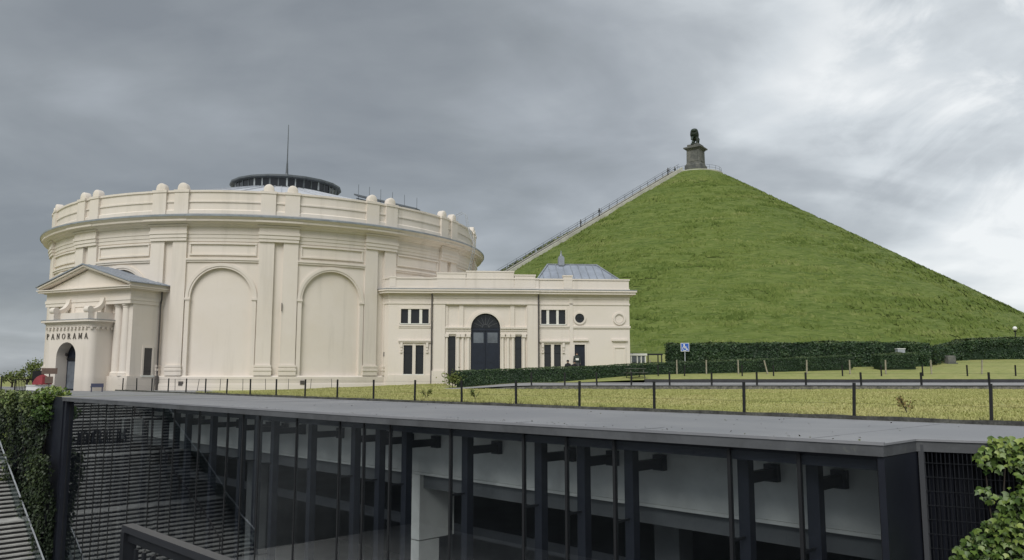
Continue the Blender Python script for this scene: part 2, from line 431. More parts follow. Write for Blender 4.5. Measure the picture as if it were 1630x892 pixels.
def raw_mesh(name, V, F, mat, smooth=False):
    V = np.asarray(V, np.float32); F = np.asarray(F, np.int32); m = F.shape[1]
    me = bpy.data.meshes.new(name)
    me.vertices.add(len(V)); me.vertices.foreach_set('co', V.ravel())
    me.loops.add(F.size); me.loops.foreach_set('vertex_index', F.ravel())
    me.polygons.add(len(F)); me.polygons.foreach_set('loop_start', np.arange(0, F.size, m, dtype=np.int32))
    me.polygons.foreach_set('loop_total', np.full(len(F), m, np.int32))
    me.update(calc_edges=True); me.validate(); me.materials.append(MATS[mat])
    if smooth: me.shade_smooth()
    return me

# ------------------------------------------------------------------ site frame: s along the glass front (away), t towards the pit
TH = R(45.0); U = (-math.sin(TH), math.cos(TH)); NV = (-math.cos(TH), -math.sin(TH)); TC = 11.2
def W(s, t): return (s * U[0] + (t - TC) * NV[0], s * U[1] + (t - TC) * NV[1])
def WP(s, t, z): x, y = W(s, t); return (x, y, z)
def ST(x, y): return x * U[0] + y * U[1], x * NV[0] + y * NV[1] + TC
SITE = Matrix.Translation((*W(0, 0), 0)) @ Matrix.Rotation(math.atan2(U[1], U[0]), 4, 'Z')   # local x = s, local y = -t
SITE_LOC = (*W(0, 0), 0); SITE_RZ = math.atan2(U[1], U[0])
_ly = (-math.sin(SITE_RZ), math.cos(SITE_RZ)); YS = 1.0 if (_ly[0] * NV[0] + _ly[1] * NV[1]) > 0 else -1.0   # t = YS * local y

def sm(a):
    a = np.clip(a, 0, 1); return a * a * (3 - 2 * a)
def ground_z(X, Y):
    X = np.asarray(X, float); Y = np.asarray(Y, float)
    s = X * U[0] + Y * U[1]; t = X * NV[0] + Y * NV[1] + TC
    lawn = 0.36 * sm((-t - 6.7) / 20) * sm((X + 22) / 18)
    lawn = np.where(t > -6.6, 0.0, lawn)
    lawn = np.where((X > -4.5), np.minimum(lawn, 0.17), lawn)
    up = 0.74 + 0.1 * np.clip(Y - 49.3, 0, 20) + 0.035 * np.clip(Y - 69.3, 0, 40)
    up = lawn + (up - lawn) * sm((X + 4) / 14)
    road = np.minimum(0.40, lawn + 0.24) + 0.031 * np.clip(Y - 45.1, 0, 3.95)
    east = sm((X + 4.6) / 6.0)
    f1 = sm((Y - 44.75) / 0.3); f2 = sm((Y - 49.0) / 0.4)
    z = lawn + (road - lawn) * f1 * east
    z = z + (np.maximum(up, road) - road) * f2 * east
    far = sm((np.hypot(X, Y) - 400) / 600)
    return z - far * 3.0
def ground_low(X, Y):          # the sheet that runs on under the road and the upper lawn
    t = X * NV[0] + Y * NV[1] + TC
    lawn = 0.36 * sm((-t - 6.7) / 20) * sm((X + 22) / 18); lawn = np.where(t > -6.6, 0.0, lawn)
    lawn = np.where((X > -4.5), np.minimum(lawn, 0.17), lawn)
    return lawn - sm((np.hypot(X, Y) - 400) / 600) * 3.0
def gz(x, y): return float(ground_z(x, y))

S1, S2 = 39.85, 57.5
# ------------------------------------------------------------------ ground
def ground():
    sl_ = sorted(set([-3000, -1200, -500, -250, -150] + list(np.arange(-100, 0, 1.5)) + list(np.arange(0, 39.5, 1.0)) + [S1] + list(np.arange(41, 57, 1.25)) + [S2] + list(np.arange(59, 110, 3)) + [130, 170, 250, 500, 1200, 3000]))
    tl = sorted(set([3000, 1200, 500, 200, 100, 60, 40, 20, 12, 9.0, 0.0, -3.0, -6.5] + list(-np.arange(7, 70, 0.6)) + list(-np.arange(72, 130, 3)) + [-150, -200, -300, -500, -1200, -3000]))
    S, T = np.meshgrid(sl_, tl, indexing='ij')
    X = S * U[0] + (T - TC) * NV[0]; Y = S * U[1] + (T - TC) * NV[1]; Z = ground_low(X, Y)
    V = np.stack([X, Y, Z], -1).reshape(-1, 3); nt = len(tl); F = []; MI = []
    for i in range(len(sl_) - 1):
        for j in range(nt - 1):
            cs = (sl_[i] + sl_[i + 1]) / 2; ct = (tl[j] + tl[j + 1]) / 2
            if -14 < cs < S2 and 0 < ct < (20 if cs < S1 else 9): continue                  # the sunken court and its stair
            if -40 < cs < S1 and -6.6 < ct < 0: continue               # under the pavilion roof
            F.append((i * nt + j, (i + 1) * nt + j, (i + 1) * nt + j + 1, i * nt + j + 1))
            a = (i * nt + j); cy = (V[a, 1] + V[a + nt + 1, 1]) / 2; cx = (V[a, 0] + V[a + nt + 1, 0]) / 2
            MI.append(1 if cy > 75 else 0)
    me = raw_mesh('ground', V, F, 'grass_lawn'); me.materials.append(MATS['grass_upper'])
    me.polygons.foreach_set('material_index', np.array(MI, np.int32)); me.shade_smooth(); me.update()
    o = obj('ground', me); setp(o, kind='structure')
ground()

def strip(name, mat, x0, x1, y0, y1, dz, nx=60, ny=4):
    xs = np.linspace(x0, x1, nx); ys = np.linspace(y0, y1, ny)
    X, Y = np.meshgrid(xs, ys, indexing='ij'); Z = ground_z(X, Y) + dz
    F = [(i * ny + j, (i + 1) * ny + j, (i + 1) * ny + j + 1, i * ny + j + 1) for i in range(nx - 1) for j in range(ny - 1)]
    return obj(name, raw_mesh(name, np.stack([X, Y, Z], -1).reshape(-1, 3), F, mat))
setp(strip('road', 'asphalt_pale', -4.2, 120, 45.06, 49.04, 0.0, 140, 9), kind='structure')
setp(strip('upper_lawn', 'grass_upper', -3.9, 260, 49.28, 240, 0.012, 240, 240), kind='structure')
pv = MB(); pv.slab([W(40.0, -0.35), W(80, -0.35), W(80, -6.4), W(40.0, -6.4)], -0.06, 0.012)
setp(pv.build('pavement', 'paving'), kind='structure')
pv = MB(); pv.slab([W(44.3, -6.85), W(80, -6.85), W(80, -12), W(52, -12), W(44.3, -9.2)], -0.06, 0.010)
setp(pv.build('pavement', 'paving'), kind='structure')

# ------------------------------------------------------------------ sunken court
PB = -8.15
fl = MB(); fl.slab([W(-14, 20.2), W(39.9, 20.2), W(39.9, -15), W(-14, -15)], PB - 0.2, PB)
setp(fl.build('courtyard_floor', 'court_paving'), kind='structure')
rw = empty('retaining_wall', SITE_LOC, SITE_RZ, 'dark concrete retaining wall along the near side of the sunken court', 'wall')
def ybox(mb, s0, s1, t0, t1, z0, z1):
    a, b = sorted((YS * t0, YS * t1)); return mb.box(s0, s1, a, b, z0, z1)
ybox(MB(), -14, S1, 20.0, 20.3, PB - 0.3, -0.02).build('wall', 'concrete_dark', rw)
ybox(MB(), S1, S1 + 0.3, 9.0, 20.3, PB - 0.3, -0.02).build('wall', 'concrete_dark', rw)
ybox(MB(), S1 + 0.3, S2, 9.0, 9.3, PB - 0.3, -0.02).build('wall', 'concrete_dark', rw)
for i in range(14):
    ybox(MB(), -13 + i * 4.1, -12.96 + i * 4.1, 19.985, 20.0, PB, -0.05).build('joint', 'interior_dark', rw)
ybox(MB(), -14, S1, 19.96, 20.36, -0.02, 0.10).build('coping', 'concrete', rw)
ew = MB(); ybox(ew, -14.3, -14, -15, 20.3, PB - 0.3, -0.02)
setp(ew.build('end_wall', 'concrete_dark', None, SITE_LOC, (0, 0, SITE_RZ)), 'dark concrete wall closing the near end of the sunken court', 'wall')

# ------------------------------------------------------------------ outdoor staircase beyond the glass front
S0 = 38.9
stair = empty('outdoor_staircase', SITE_LOC, SITE_RZ, 'wide grey stone stair climbing out of the sunken court', 'stairs')
steps = []; s = S0; z = PB; rise, tread = 0.163, 0.27
nst = 0
while z + rise < 0.02:
    z += rise; nst += 1; d = tread if nst not in (15, 29, 40) else 1.2
    steps.append((s, z, d)); s += d
S_END = s
cache = {}
for (s, z, d) in steps:
    if d not in cache:
        mb = MB(); ybox(mb, -0.035, d + 0.01, 0.55, 8.8, -0.055, 0.0); cache[d] = mb.mesh('step', 'step_stone')
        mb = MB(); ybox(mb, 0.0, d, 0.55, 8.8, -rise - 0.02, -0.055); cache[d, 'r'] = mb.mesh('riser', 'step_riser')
    st_ = obj('step', cache[d], stair, (s, 0, z)); obj('riser', cache[d, 'r'], st_)
def stair_z(q):
    zz = PB
    for (s, z, d) in steps:
        if q >= s: zz = z
    return zz
# soil / side under the stair
mb = MB(); ybox(mb, S_END, S2, 0.3, 9.0, -0.3, -0.004); mb.build('top_landing', 'paving', stair)
for tt in (0.34, 8.82):
    mb = MB(); ring = []
    pts = [(S0 - 0.3, PB - 0.2)] + [(s_, z_) for s_, z_, d_ in steps] + [(S2, -0.02), (S2, PB - 0.2)]
    mb.prism([(a, b + 0.06) for a, b in pts], YS * tt, YS * (tt + 0.18)); mb.build('stringer', 'concrete_dark', stair)
# glass balustrades
for tt in (0.60, 8.70):
    npan = 9; L0 = S0 + 0.1; L1 = S_END
    for i in range(npan):
        a = L0 + (L1 - L0) * i / npan + 0.02; b = L0 + (L1 - L0) * (i + 1) / npan - 0.02
        za = PB + (a - S0) / (S_END - S0) * (-PB); zb = PB + (b - S0) / (S_END - S0) * (-PB)
        mb = MB(); y = YS * tt
        mb.add([(a, y, za + 0.1), (b, y, zb + 0.1), (b, y, zb + 1.12), (a, y, za + 1.12)], [(0, 1, 2, 3)])
        mb.build('balustrade_pane', 'balustrade_glass', stair)
    za = PB; zb = 0.0
    mb = MB(); mb.bar((L0, YS * tt, PB + 1.17), (L1, YS * tt, 1.13), 0.05, 0.05)
    mb.bar((L0, YS * tt, PB + 1.19), (L0, YS * tt, PB - 0.1), 0.05, 0.05); mb.build('handrail', 'lantern_post', stair)
mb = MB()
mb.bar((S0 + 0.1, YS * 6.9, PB + 1.0), (S_END, YS * 6.9, 0.95), 0.055, 0.055); mb.build('middle_handrail', 'pipe', stair)
for i in range(14):
    q = S0 + 0.2 + i * (S_END - S0 - 0.4) / 13
    zz = PB + (q - S0) / (S_END - S0) * (-PB)
    MB().bar((q, YS * 6.9, stair_z(q) - 0.02), (q, YS * 6.9, zz + 1.0), 0.04, 0.04).build('handrail_post', 'pipe', stair)

# standing letters on the stair, read from the top
def text_mesh(body, size, depth, mat):
    cu = bpy.data.curves.new('lettering', 'FONT'); cu.body = body; cu.size = size; cu.extrude = depth; cu.offset = 0.022 * size
    ob = bpy.data.objects.new('lettering', cu); COL.objects.link(ob); bpy.context.view_layer.update()
    me = bpy.data.meshes.new_from_object(ob.evaluated_get(bpy.context.evaluated_depsgraph_get()))
    bpy.data.objects.remove(ob); me.materials.clear(); me.materials.append(MATS[mat]); return me
sq = 49.2; zs_ = stair_z(sq)
lm = empty('letter_sign', WP(sq, 3.1, zs_), 0, 'dark freestanding letters across the outdoor stair, mirrored in the glass', 'sign')
ang = math.atan2(NV[1], NV[0])
lm.rotation_euler = (0, 0, ang)
LT = []
for ch in 'MEMORIAL 1815':
    if ch == ' ': LT.append(None); continue
    me = text_mesh(ch, 1.08, 0.06, 'mullion_black'); xs = [v.co.x for v in me.vertices]; LT.append((me, min(xs), max(xs) - min(xs)))
ltot = sum(l[2] for l in LT if l); lsc = (2.75 - 0.055 * 12 - 0.22) / ltot; xcur = 0.0
for l in LT:
    if l is None: xcur += 0.22; continue
    o = obj('letter', l[0], lm, (xcur - l[1] * lsc, 0, 0.0), (R(90), 0, 0)); o.scale = (lsc, 1, 1); xcur += l[2] * lsc + 0.055

# ------------------------------------------------------------------ glass pavilion
pav = empty('glass_pavilion', SITE_LOC, SITE_RZ, 'long dark glass pavilion with flat grey roof facing the sunken court', 'building')
UN = [0, 1, 2, 4, 5, 6, 8, 10, 11, 12, 14, 16, 17, 18, 20, 22, 23, 24, 26, 28, 29, 30, 31, 32, 34]
MS = [4.24 + 1.1548 * q - 0.00346 * q * q for q in UN]; SE = MS[-1]
def sy(poly): return [(a, YS * b) for a, b in poly]
def tilt(p):           # the roof sheet lies a few centimetres higher at its near right corner
    t_ = YS * p[1]; return (p[0], p[1], p[2] + 0.05 * min(1, max(0, (16 - p[0]) / 12)) * min(1, max(0, (t_ + 6.5) / 6.5)))
CS, CT = 4.11, -1.27
rp = [(CS, 0.0), (16, 0.05), (SE + 0.35, 0.12), (SE + 0.35, -6.5), (16, -6.5), (CS, -6.5), (-10, -6.5), (-10, -6.1), (CS, CT)]
MB().slab(sy(rp), -0.03, 0.0).build('roof', 'roof_felt', pav, xf=tilt)
ins = [(CS + .012, -0.015), (16, 0.035), (SE + 0.335, 0.105), (SE + 0.335, -6.5), (16, -6.5), (CS + .012, -6.5), (-9.9, -6.5), (-9.9, -6.12), (CS + .012, CT - .015)]
MB().slab(sy(ins), -0.18, -0.0301).build('roof_fascia', 'roof_edge', pav, xf=tilt)
MB().slab(sy([(CS, 0.0), (16, 0.05), (SE + 0.35, 0.12), (SE + 0.35, 0.07), (16, 0.0), (CS, -0.05)]), 0.0, 0.014).build('drip_edge', 'roof_felt', pav, xf=tilt)
for i, q in enumerate(np.arange(5.2, 39, 3.05)):
    mb = MB(); ybox(mb, q, q + 0.10, -6.4, -0.06, 0.0005, 0.0065); mb.build('felt_lap', 'roof_felt', pav, xf=tilt)
GT = -0.16             # glass plane sits behind the roof edge
ybox(MB(), 4.24, SE, -0.40, -0.20, -0.34, -0.135).build('head_beam', 'navy_steel', pav)
ybox(MB(), 4.13, 4.22, -1.95, -0.05, PB, -0.14).build('end_pier', 'navy_steel', pav)
ybox(MB(), SE + 0.02, SE + 0.3, -1.2, 0.0, PB, -0.182).build('end_pier', 'navy_steel', pav)
mul = MB(); ybox(mul, -0.027, 0.027, GT - 0.06, GT + 0.012, PB, -0.182); mul = mul.mesh('mullion', 'mullion_black')
colm = MB(); ybox(colm, -0.095, 0.095, -0.76, -0.58, PB, -0.182); colm = colm.mesh('column', 'navy_steel')
arm = MB(); ybox(arm, -0.07, 0.07, -1.61, -0.76, -0.77, -0.60); arm = arm.mesh('arm', 'navy_steel')
plate = MB(); ybox(plate, -0.12, 0.12, -1.63, -1.50, -0.82, -0.53); plate = plate.mesh('arm_plate', 'navy_steel')
tie = MB(); ybox(tie, -0.015, 0.015, -0.58, GT - 0.07, -1.62, -1.58); ybox(tie, -0.015, 0.015, -0.58, GT - 0.07, -4.2, -4.16); tie = tie.mesh('glazing_tie', 'dark_metal')
for q in MS:
    obj('mullion', mul, pav, (q, 0, 0))
    if q in (MS[0], MS[-1]): continue
    c = obj('column', colm, pav, (q, 0, 0)); obj('arm', arm, c); obj('arm_plate', plate, c); obj('glazing_tie', tie, c)
for a, b in zip(MS[:-1], MS[1:]):
    j1, j2 = rng.normal(0, 0.0016), rng.normal(0, 0.0016); h = (b - a) / 2 - 0.036; zm = (PB - 0.2) / 2; hz = (-0.2 - PB) / 2
    nx, nz = 5, 9; vs = []; fs = []
    bow = rng.normal(0, 0.0022)
    for i in range(nx):
        for k2 in range(nz):
            fx = i / (nx - 1) * 2 - 1; fz = k2 / (nz - 1) * 2 - 1
            vs.append(((a + b) / 2 + fx * h, YS * GT + j1 * fx * h + j2 * fz * 1.5 + bow * (1 - fx * fx) * (1 - fz * fz), zm + fz * hz))
    for i in range(nx - 1):
        for k2 in range(nz - 1): fs.append((i * nz + k2, (i + 1) * nz + k2, (i + 1) * nz + k2 + 1, i * nz + k2 + 1))
    m = MB().add(vs, fs); m.build('glass_pane', 'facade_glass', pav, smooth=True)
# concrete upstand behind the glass, with ledge and lower band
ybox(MB(), 4.23, SE, -1.95, -1.63, -1.47, -0.182).build('concrete_beam', 'concrete', pav)
ybox(MB(), 4.23, SE, -1.96, -1.58, -1.53, -1.472).build('beam_ledge', 'concrete', pav)
ybox(MB(), 4.23, SE, -2.05, -1.72, -1.87, -1.532).build('lower_band', 'concrete_dark', pav)
pr = ybox(MB(), 16.1, 16.75, -2.75, -1.60, -3.15, -1.54).build('concrete_pier', 'concrete', pav)
ybox(MB(), 16.1, 16.75, -2.25, -1.60, PB, -3.18).build('lower_block', 'concrete', pr)
ybox(MB(), 9.3, 9.9, -3.4, -2.9, PB, -1.88).build('concrete_pier', 'concrete_dark', pav)
ybox(MB(), 27.3, 27.9, -3.4, -2.9, PB, -1.88).build('concrete_pier', 'concrete_dark', pav)
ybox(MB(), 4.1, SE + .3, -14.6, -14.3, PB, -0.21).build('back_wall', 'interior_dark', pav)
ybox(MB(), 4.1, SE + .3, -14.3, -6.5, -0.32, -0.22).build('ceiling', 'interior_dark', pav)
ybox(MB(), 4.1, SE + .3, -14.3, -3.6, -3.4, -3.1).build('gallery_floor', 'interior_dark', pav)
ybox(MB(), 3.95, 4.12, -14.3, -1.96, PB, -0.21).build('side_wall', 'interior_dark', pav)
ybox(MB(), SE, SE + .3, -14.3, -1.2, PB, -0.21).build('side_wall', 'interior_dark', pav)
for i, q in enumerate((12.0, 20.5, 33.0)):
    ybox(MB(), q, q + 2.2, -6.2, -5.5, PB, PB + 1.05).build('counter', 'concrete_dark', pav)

# ------------------------------------------------------------------ camera-side landing and its railing
ter = empty('landing', SITE_LOC, SITE_RZ, 'concrete landing at the near side of the sunken court', 'terrace')
LZ = -1.22
ybox(MB(), -14, 6.75, 8.7, 20.0, LZ - 0.25, LZ).build('slab', 'concrete_dark', ter)
rl = empty('railing', SITE_LOC, SITE_RZ, 'black steel railing in the foreground before the glass front', 'railing')
RT = -0.20; RS = 6.62; RTT = 8.82
mb = MB()
mb.bar((RS + 0.04, YS * RTT, RT - 0.025), (-4, YS * RTT, RT - 0.025), 0.085, 0.05); mb.build('top_rail', 'rail_dark', rl)
MB().bar((RS + 0.04, YS * RTT, RT - 0.09), (-4, YS * RTT, RT - 0.09), 0.04, 0.06).build('under_rail', 'dark_metal', rl)
for q in (RS, 4.6, 2.6, 0.6, -1.4, -3.4):
    MB().bar((q, YS * RTT, LZ), (q, YS * RTT, RT - 0.05), 0.10 if q == RS else 0.06, 0.07).build('post', 'dark_metal', rl)
bal = MB().bar((0, YS * RTT, LZ + 0.1), (0, YS * RTT, RT - 0.16), 0.022, 0.04).mesh('baluster', 'dark_metal')
for i in range(56):
    q = RS - 0.17 - i * 0.16
    if q < -3.6: break
    obj('baluster', bal, rl, (q, 0, 0))
MB().bar((RS, YS * RTT, LZ + 0.1), (-4, YS * RTT, LZ + 0.1), 0.04, 0.04).build('bottom_rail', 'dark_metal', rl)

# ------------------------------------------------------------------ mesh fence beside the pavilion
A_ = (4.09, -1.33); DS, DT = -0.946, -0.318
def MF(q, off=0.0): return (A_[0] + DS * q + off * DT, YS * (A_[1] + DT * q + off * 0.95))
mf = empty('mesh_fence', SITE_LOC, SITE_RZ, 'black wire mesh fence panel beside the pavilion end', 'fence')
FH0, FH1 = -5.2, -0.04
for q in (0.02, 2.55, 5.1):
    MB().bar((*MF(q), FH0), (*MF(q), FH1), 0.07, 0.07).build('fence_post', 'rail_metal' if q < 1 else 'dark_metal', mf)
MB().bar((*MF(0.0), FH1 + 0.01), (*MF(8), FH1 + 0.01), 0.04, 0.03).build('top_rail', 'pipe', mf)
vb = MB().bar((0, 0, FH0), (0, 0, FH1), 0.012, 0.012).mesh('wire', 'dark_metal')
for i in range(100):
    q = 0.1 + i * 0.055
    x_, y_ = MF(q); obj('wire', vb, mf, (x_, y_, 0))
for i in range(20):
    zz = FH1 - 0.26 - i * 0.2
    MB().bar((*MF(0.0, 0.02), zz), (*MF(5.5, 0.02), zz), 0.008 if i != 7 else 0.028, 0.008 if i != 7 else 0.028).build('cross_wire', 'dark_metal' if i != 7 else 'pipe', mf)
sv = MB()
sv.bar((*MF(0, -0.55), (FH0 + FH1) / 2), (*MF(9, -0.55), (FH0 + FH1) / 2), 0.1, FH1 - FH0 - 0.15)  # dark sheet put in for the shaded void behind mesh and slats
setp(sv.build('void_backing', 'navy_steel', None, SITE_LOC, (0, 0, SITE_RZ)), 'dark sheet put in for the shaded void behind the black mesh fence', 'wall')
sl2 = MB().box(-0.03, 0.03, -0.03, 0.03, FH0, FH1 - 0.08).mesh('slat', 'navy_steel')
swo = [o for o in COL.objects if o.name.startswith('void_backing')][0]
for i in range(44):
    x_, y_ = MF(0.15 + i * 0.125, -0.42); obj('slat', sl2, swo, (x_, y_, 0))

# ------------------------------------------------------------------ ivy on the right
def fence_world(q, off, z):
    x_, y_ = MF(q, off); p = SITE @ Vector((x_, y_, z)); return p
fn = (SITE.to_3x3() @ Vector((-0.318, YS * 0.946, 0))); fn = np.array(fn.normalized())
iv = empty('ivy', fence_world(1.6, 0.1, FH0), 0, 'bright green ivy climbing over the mesh fence at right', 'ivy')
P = []
def ivy_in(q, z):
    # outline of the leafy mass: ragged left border, hole near the top left
    edge = np.interp(z, [-3, -1.75, -1.4, -1.22, -1.1, -0.87, -0.77, -0.65, -0.55, -0.45, -0.2, 0.04], [0.25, 0.3, 0.4, 0.6, 0.72, 0.92, 0.74, 0.66, 1.0, 0.76, 0.68, 0.84])
    if ((q - 0.98) / 0.2) ** 2 + ((z + 0.52) / 0.2) ** 2 < 1 and random.random() < 0.9: return False
    return q > edge + (fbm(np.array([q * 5.0]), np.array([z * 5.0 + 9]), 3, 5)[0] - 0.45) * 0.25
while len(P) < 4200:
    q = random.uniform(0.2, 2.6); z = random.uniform(-2.4, 0.09)
    if not ivy_in(q, z): continue
    P.append((q, random.gauss(0.10, 0.07), z))
Pw = np.array([fence_world(*p) for p in P])
dep = np.array([p[1] for p in P]); zz = np.array([p[2] for p in P])
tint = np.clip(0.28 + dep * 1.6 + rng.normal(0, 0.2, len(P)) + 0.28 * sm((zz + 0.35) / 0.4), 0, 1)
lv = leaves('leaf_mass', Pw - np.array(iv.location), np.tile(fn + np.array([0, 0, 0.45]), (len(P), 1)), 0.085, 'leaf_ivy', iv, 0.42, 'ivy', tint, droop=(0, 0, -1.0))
for i in range(16):
    q = random.uniform(0.9, 2.5); pts = []
    for k2 in range(8):
        z = -2.6 + k2 * 0.36; pts.append(fence_world(q + random.gauss(0, 0.08), 0.05, z) - iv.location); q += random.gauss(0.02, 0.06)
    MB().tube(pts, 0.009, 5).build('stem', 'bark', iv)

# ------------------------------------------------------------------ ivy-clad wall beside the stair (far left)
lw_ = empty('side_wall', SITE_LOC, SITE_RZ, 'dark stair side wall covered by ivy, left of the glass front', 'wall')
ybox(MB(), SE + 0.36, S2, -0.3, 0.05, PB - 0.2, -0.02).build('wall', 'navy_steel', lw_)
iv2 = empty('ivy', WP(46, 0.1, PB), 0, 'shaggy dark ivy hanging down the wall at far left beside the stair', 'ivy')
P = []; Nn = []
while len(P) < 13000:
    q = random.uniform(SE + 0.25, S2 - 0.3); z = random.uniform(PB, 0.2)
    st0 = PB + max(0.0, (q - S0)) / (S_END - S0) * (-PB)
    if z < st0 - 0.2: continue
    cover = fbm(np.array([q * 1.3]), np.array([z * 0.30 + 4]), 4, 3)[0]
    near = (q - SE) < 1.6
    if near and z > -2.6 and cover < 0.75: continue
    if (not near) and cover < 0.445: continue
    off = 0.08 + abs(random.gauss(0, 0.14)) * (0.5 + cover) + (1.5 * max(0, cover - 0.42))
    P.append((q, off, z, cover))
P = np.array(P)
Pw = np.stack([P[:, 0] * U[0] + (P[:, 1] - TC) * NV[0], P[:, 0] * U[1] + (P[:, 1] - TC) * NV[1], P[:, 2]], -1)
tint = np.clip((P[:, 3] - 0.52) * 2.2 + P[:, 1] * 0.15 + rng.normal(0, 0.15, len(P)) + 0.55 * sm((P[:, 2] + 1.6) / 1.8), 0, 1)  # shade put into leaf colour: hollows darker, leaves near the top lighter
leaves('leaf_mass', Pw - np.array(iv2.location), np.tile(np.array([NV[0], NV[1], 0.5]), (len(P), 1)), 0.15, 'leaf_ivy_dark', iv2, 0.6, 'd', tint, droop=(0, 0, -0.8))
# bush spilling over the wall top
P = []
for (cq, ct, czz, rr, cnt) in ((41.9, -0.05, 0.0, 0.8, 900), (43.4, 0.05, -0.25, 0.7, 600), (47, 0.1, -0.3, 0.8, 500), (41.6, 0.2, -0.8, 0.7, 500)):
    d = rng.normal(0, 1, (cnt, 3)); d /= np.linalg.norm(d, axis=1)[:, None]; rad = rr * rng.uniform(0.55, 1.05, cnt)
    c = np.array(WP(cq, ct, czz)); P.append(c + d * rad[:, None] * np.array([1, 1, 0.55]))
P = np.concatenate(P); tint = np.clip(0.55 + (P[:, 2] + 0.2) * 0.6 + rng.normal(0, 0.18, len(P)), 0, 1)
leaves('leaf_crest', P - np.array(iv2.location), rng.normal(0, 1, P.shape) * 0.5 + np.array([0, -0.3, 0.8]), 0.16, 'leaf_ivy', iv2, 0.5, 'd', tint)
for i in range(12):
    q = random.uniform(42, 55); st0 = PB + (q - S0) / (S_END - S0) * (-PB)
    MB().tube([Vector(WP(q + random.gauss(0, 0.1), 0.08, st0 + (0 - st0) * k2 / 5)) - iv2.location for k2 in range(6)], 0.02, 5).build('stem', 'bark', iv2)

# ------------------------------------------------------------------ rotunda
RC = (-20.58, 68.79); RA = R(16.66); R0 = 17.1; BAY = R(24); ARC = BAY * R0
rot = empty('rotunda', (RC[0], RC[1], 0), RA, 'large round cream stucco rotunda with blind arches and paired pilasters', 'building')
def bend(p):           # (arc length, depth outward, z) -> cylinder
    x, d, z = p; a = x / R0; r = R0 + d
    return (r * math.sin(a), -r * math.cos(a), z)
def bbox_(mb, x0, x1, d0, d1, z0, z1, n=None):
    n = n or max(1, int(abs(x1 - x0) / 0.35)); rings = []
    for i in range(n + 1):
        x = x0 + (x1 - x0) * i / n
        rings.append([(x, d0, z0), (x, d1, z0), (x, d1, z1), (x, d0, z1)])
    return mb.loft(rings)
NS = 180
def lathe(name, mat, prof, parent=rot, n=NS): return MB().lathe(prof, n).build(name, mat, parent, smooth=True)
lathe('wall', 'stucco', [(R0 - 0.12, -0.6), (R0 - 0.12, 10.8)])
lathe('plinth', 'stucco', [(R0 + 0.34, -0.6), (R0 + 0.34, 0.34), (R0 + 0.30, 0.42), (R0 + 0.26, 0.44), (R0 + 0.26, 0.86), (R0 + 0.17, 0.95), (R0 - 0.2, 0.95)])
lathe('entablature', 'stucco', [(R0 - 0.12, 9.78), (R0 + 0.10, 9.80), (R0 + 0.10, 10.02), (R0 + 0.14, 10.03), (R0 + 0.14, 10.26), (R0 + 0.18, 10.27), (R0 + 0.18, 10.44), (R0 + 0.13, 10.46), (R0 + 0.13, 10.82)])
lathe('cornice', 'stucco', [(R0 + 0.1, 10.74), (R0 + 0.26, 10.78), (R0 + 0.34, 10.90), (R0 + 0.62, 10.98), (R0 + 0.64, 11.03), (R0 + 0.80, 11.05), (R0 + 0.81, 11.20), (R0 + 0.90, 11.24), (R0 + 0.96, 11.33), (R0 + 0.99, 11.36), (R0 + 0.99, 11.42), (R0 + 0.2, 11.50)])
lathe('lead_flashing', 'lead', [(R0 + 1.005, 11.33), (R0 + 1.01, 11.44), (R0 + 0.3, 11.64), (R0 + 0.0, 11.66)])
lathe('parapet', 'stucco', [(R0 + 0.20, 11.45), (R0 + 0.20, 11.88), (R0 + 0.13, 11.95), (R0 + 0.10, 11.96), (R0 + 0.10, 12.40), (R0 + 0.17, 12.44), (R0 + 0.17, 12.54), (R0 + 0.10, 12.57), (R0 + 0.10, 13.10), (R0 + 0.18, 13.13), (R0 + 0.18, 13.26), (R0 - 0.35, 13.26), (R0 - 0.35, 12.5)])
HB = ARC / 2 - 1.25; AH = 2.0; ZS = 6.04; ZT = 8.42
# one bay, built once (bay centre at angle 0)
def arch_plate(mb, hb, a, zs, z0, z1, d0, d1, n=36):
    xs = [-hb, -(hb + a) / 2, -a] + [-a * math.cos(PI * i / n) for i in range(1, n)] + [a, (hb + a) / 2, hb]
    low = []
    for x in xs:
        if abs(x) > a - 1e-6: low.append(z0)
        else: low.append(zs + math.sqrt(max(0, a * a - x * x)))
    # front strips
    for i in range(len(xs) - 1):
        xa, xb = xs[i], xs[i + 1]; la, lb = low[i], low[i + 1]
        if abs(xa + a) < 1e-6 and xb > -a: la = zs
        if abs(xb - a) < 1e-6 and xa < a: lb = zs
        mb.add([(xa, d1, la), (xb, d1, lb), (xb, d1, z1), (xa, d1, z1)], [(0, 1, 2, 3)])
        if -a - 1e-6 <= xa and xb <= a + 1e-6: mb.add([(xa, d0, la), (xb, d0, lb), (xb, d1, lb), (xa, d1, la)], [(0, 1, 2, 3)])
    for x in (-a, a): mb.add([(x, d0, z0), (x, d1, z0), (x, d1, zs), (x, d0, zs)], [(0, 1, 2, 3)])
    mb.add([(-hb, d0, z1), (hb, d0, z1), (hb, d1, z1), (-hb, d1, z1)], [(0, 1, 2, 3)])
    return mb
def arch_ring(mb, r0, r1, zs, d0, d1, n=36, cx=0.0):
    rings = []
    for i in range(n + 1):
        a = PI * i / n; c, s_ = math.cos(a), math.sin(a)
        rings.append([(cx + r0 * c, d0, zs + r0 * s_), (cx + r0 * c, d1, zs + r0 * s_), (cx + r1 * c, d1, zs + r1 * s_), (cx + r1 * c, d0, zs + r1 * s_)])
    return mb.loft(rings)
m_bay = arch_plate(MB(), HB + 0.02, AH, ZS, 0.9, 9.82, -0.13, 0.05).mesh('bay_wall', 'stucco', xf=bend)
mb = MB(); arch_ring(mb, AH + 0.10, AH + 0.30, ZS, 0.05, 0.165); arch_ring(mb, AH - 0.02, AH + 0.099, ZS, 0.05, 0.12)
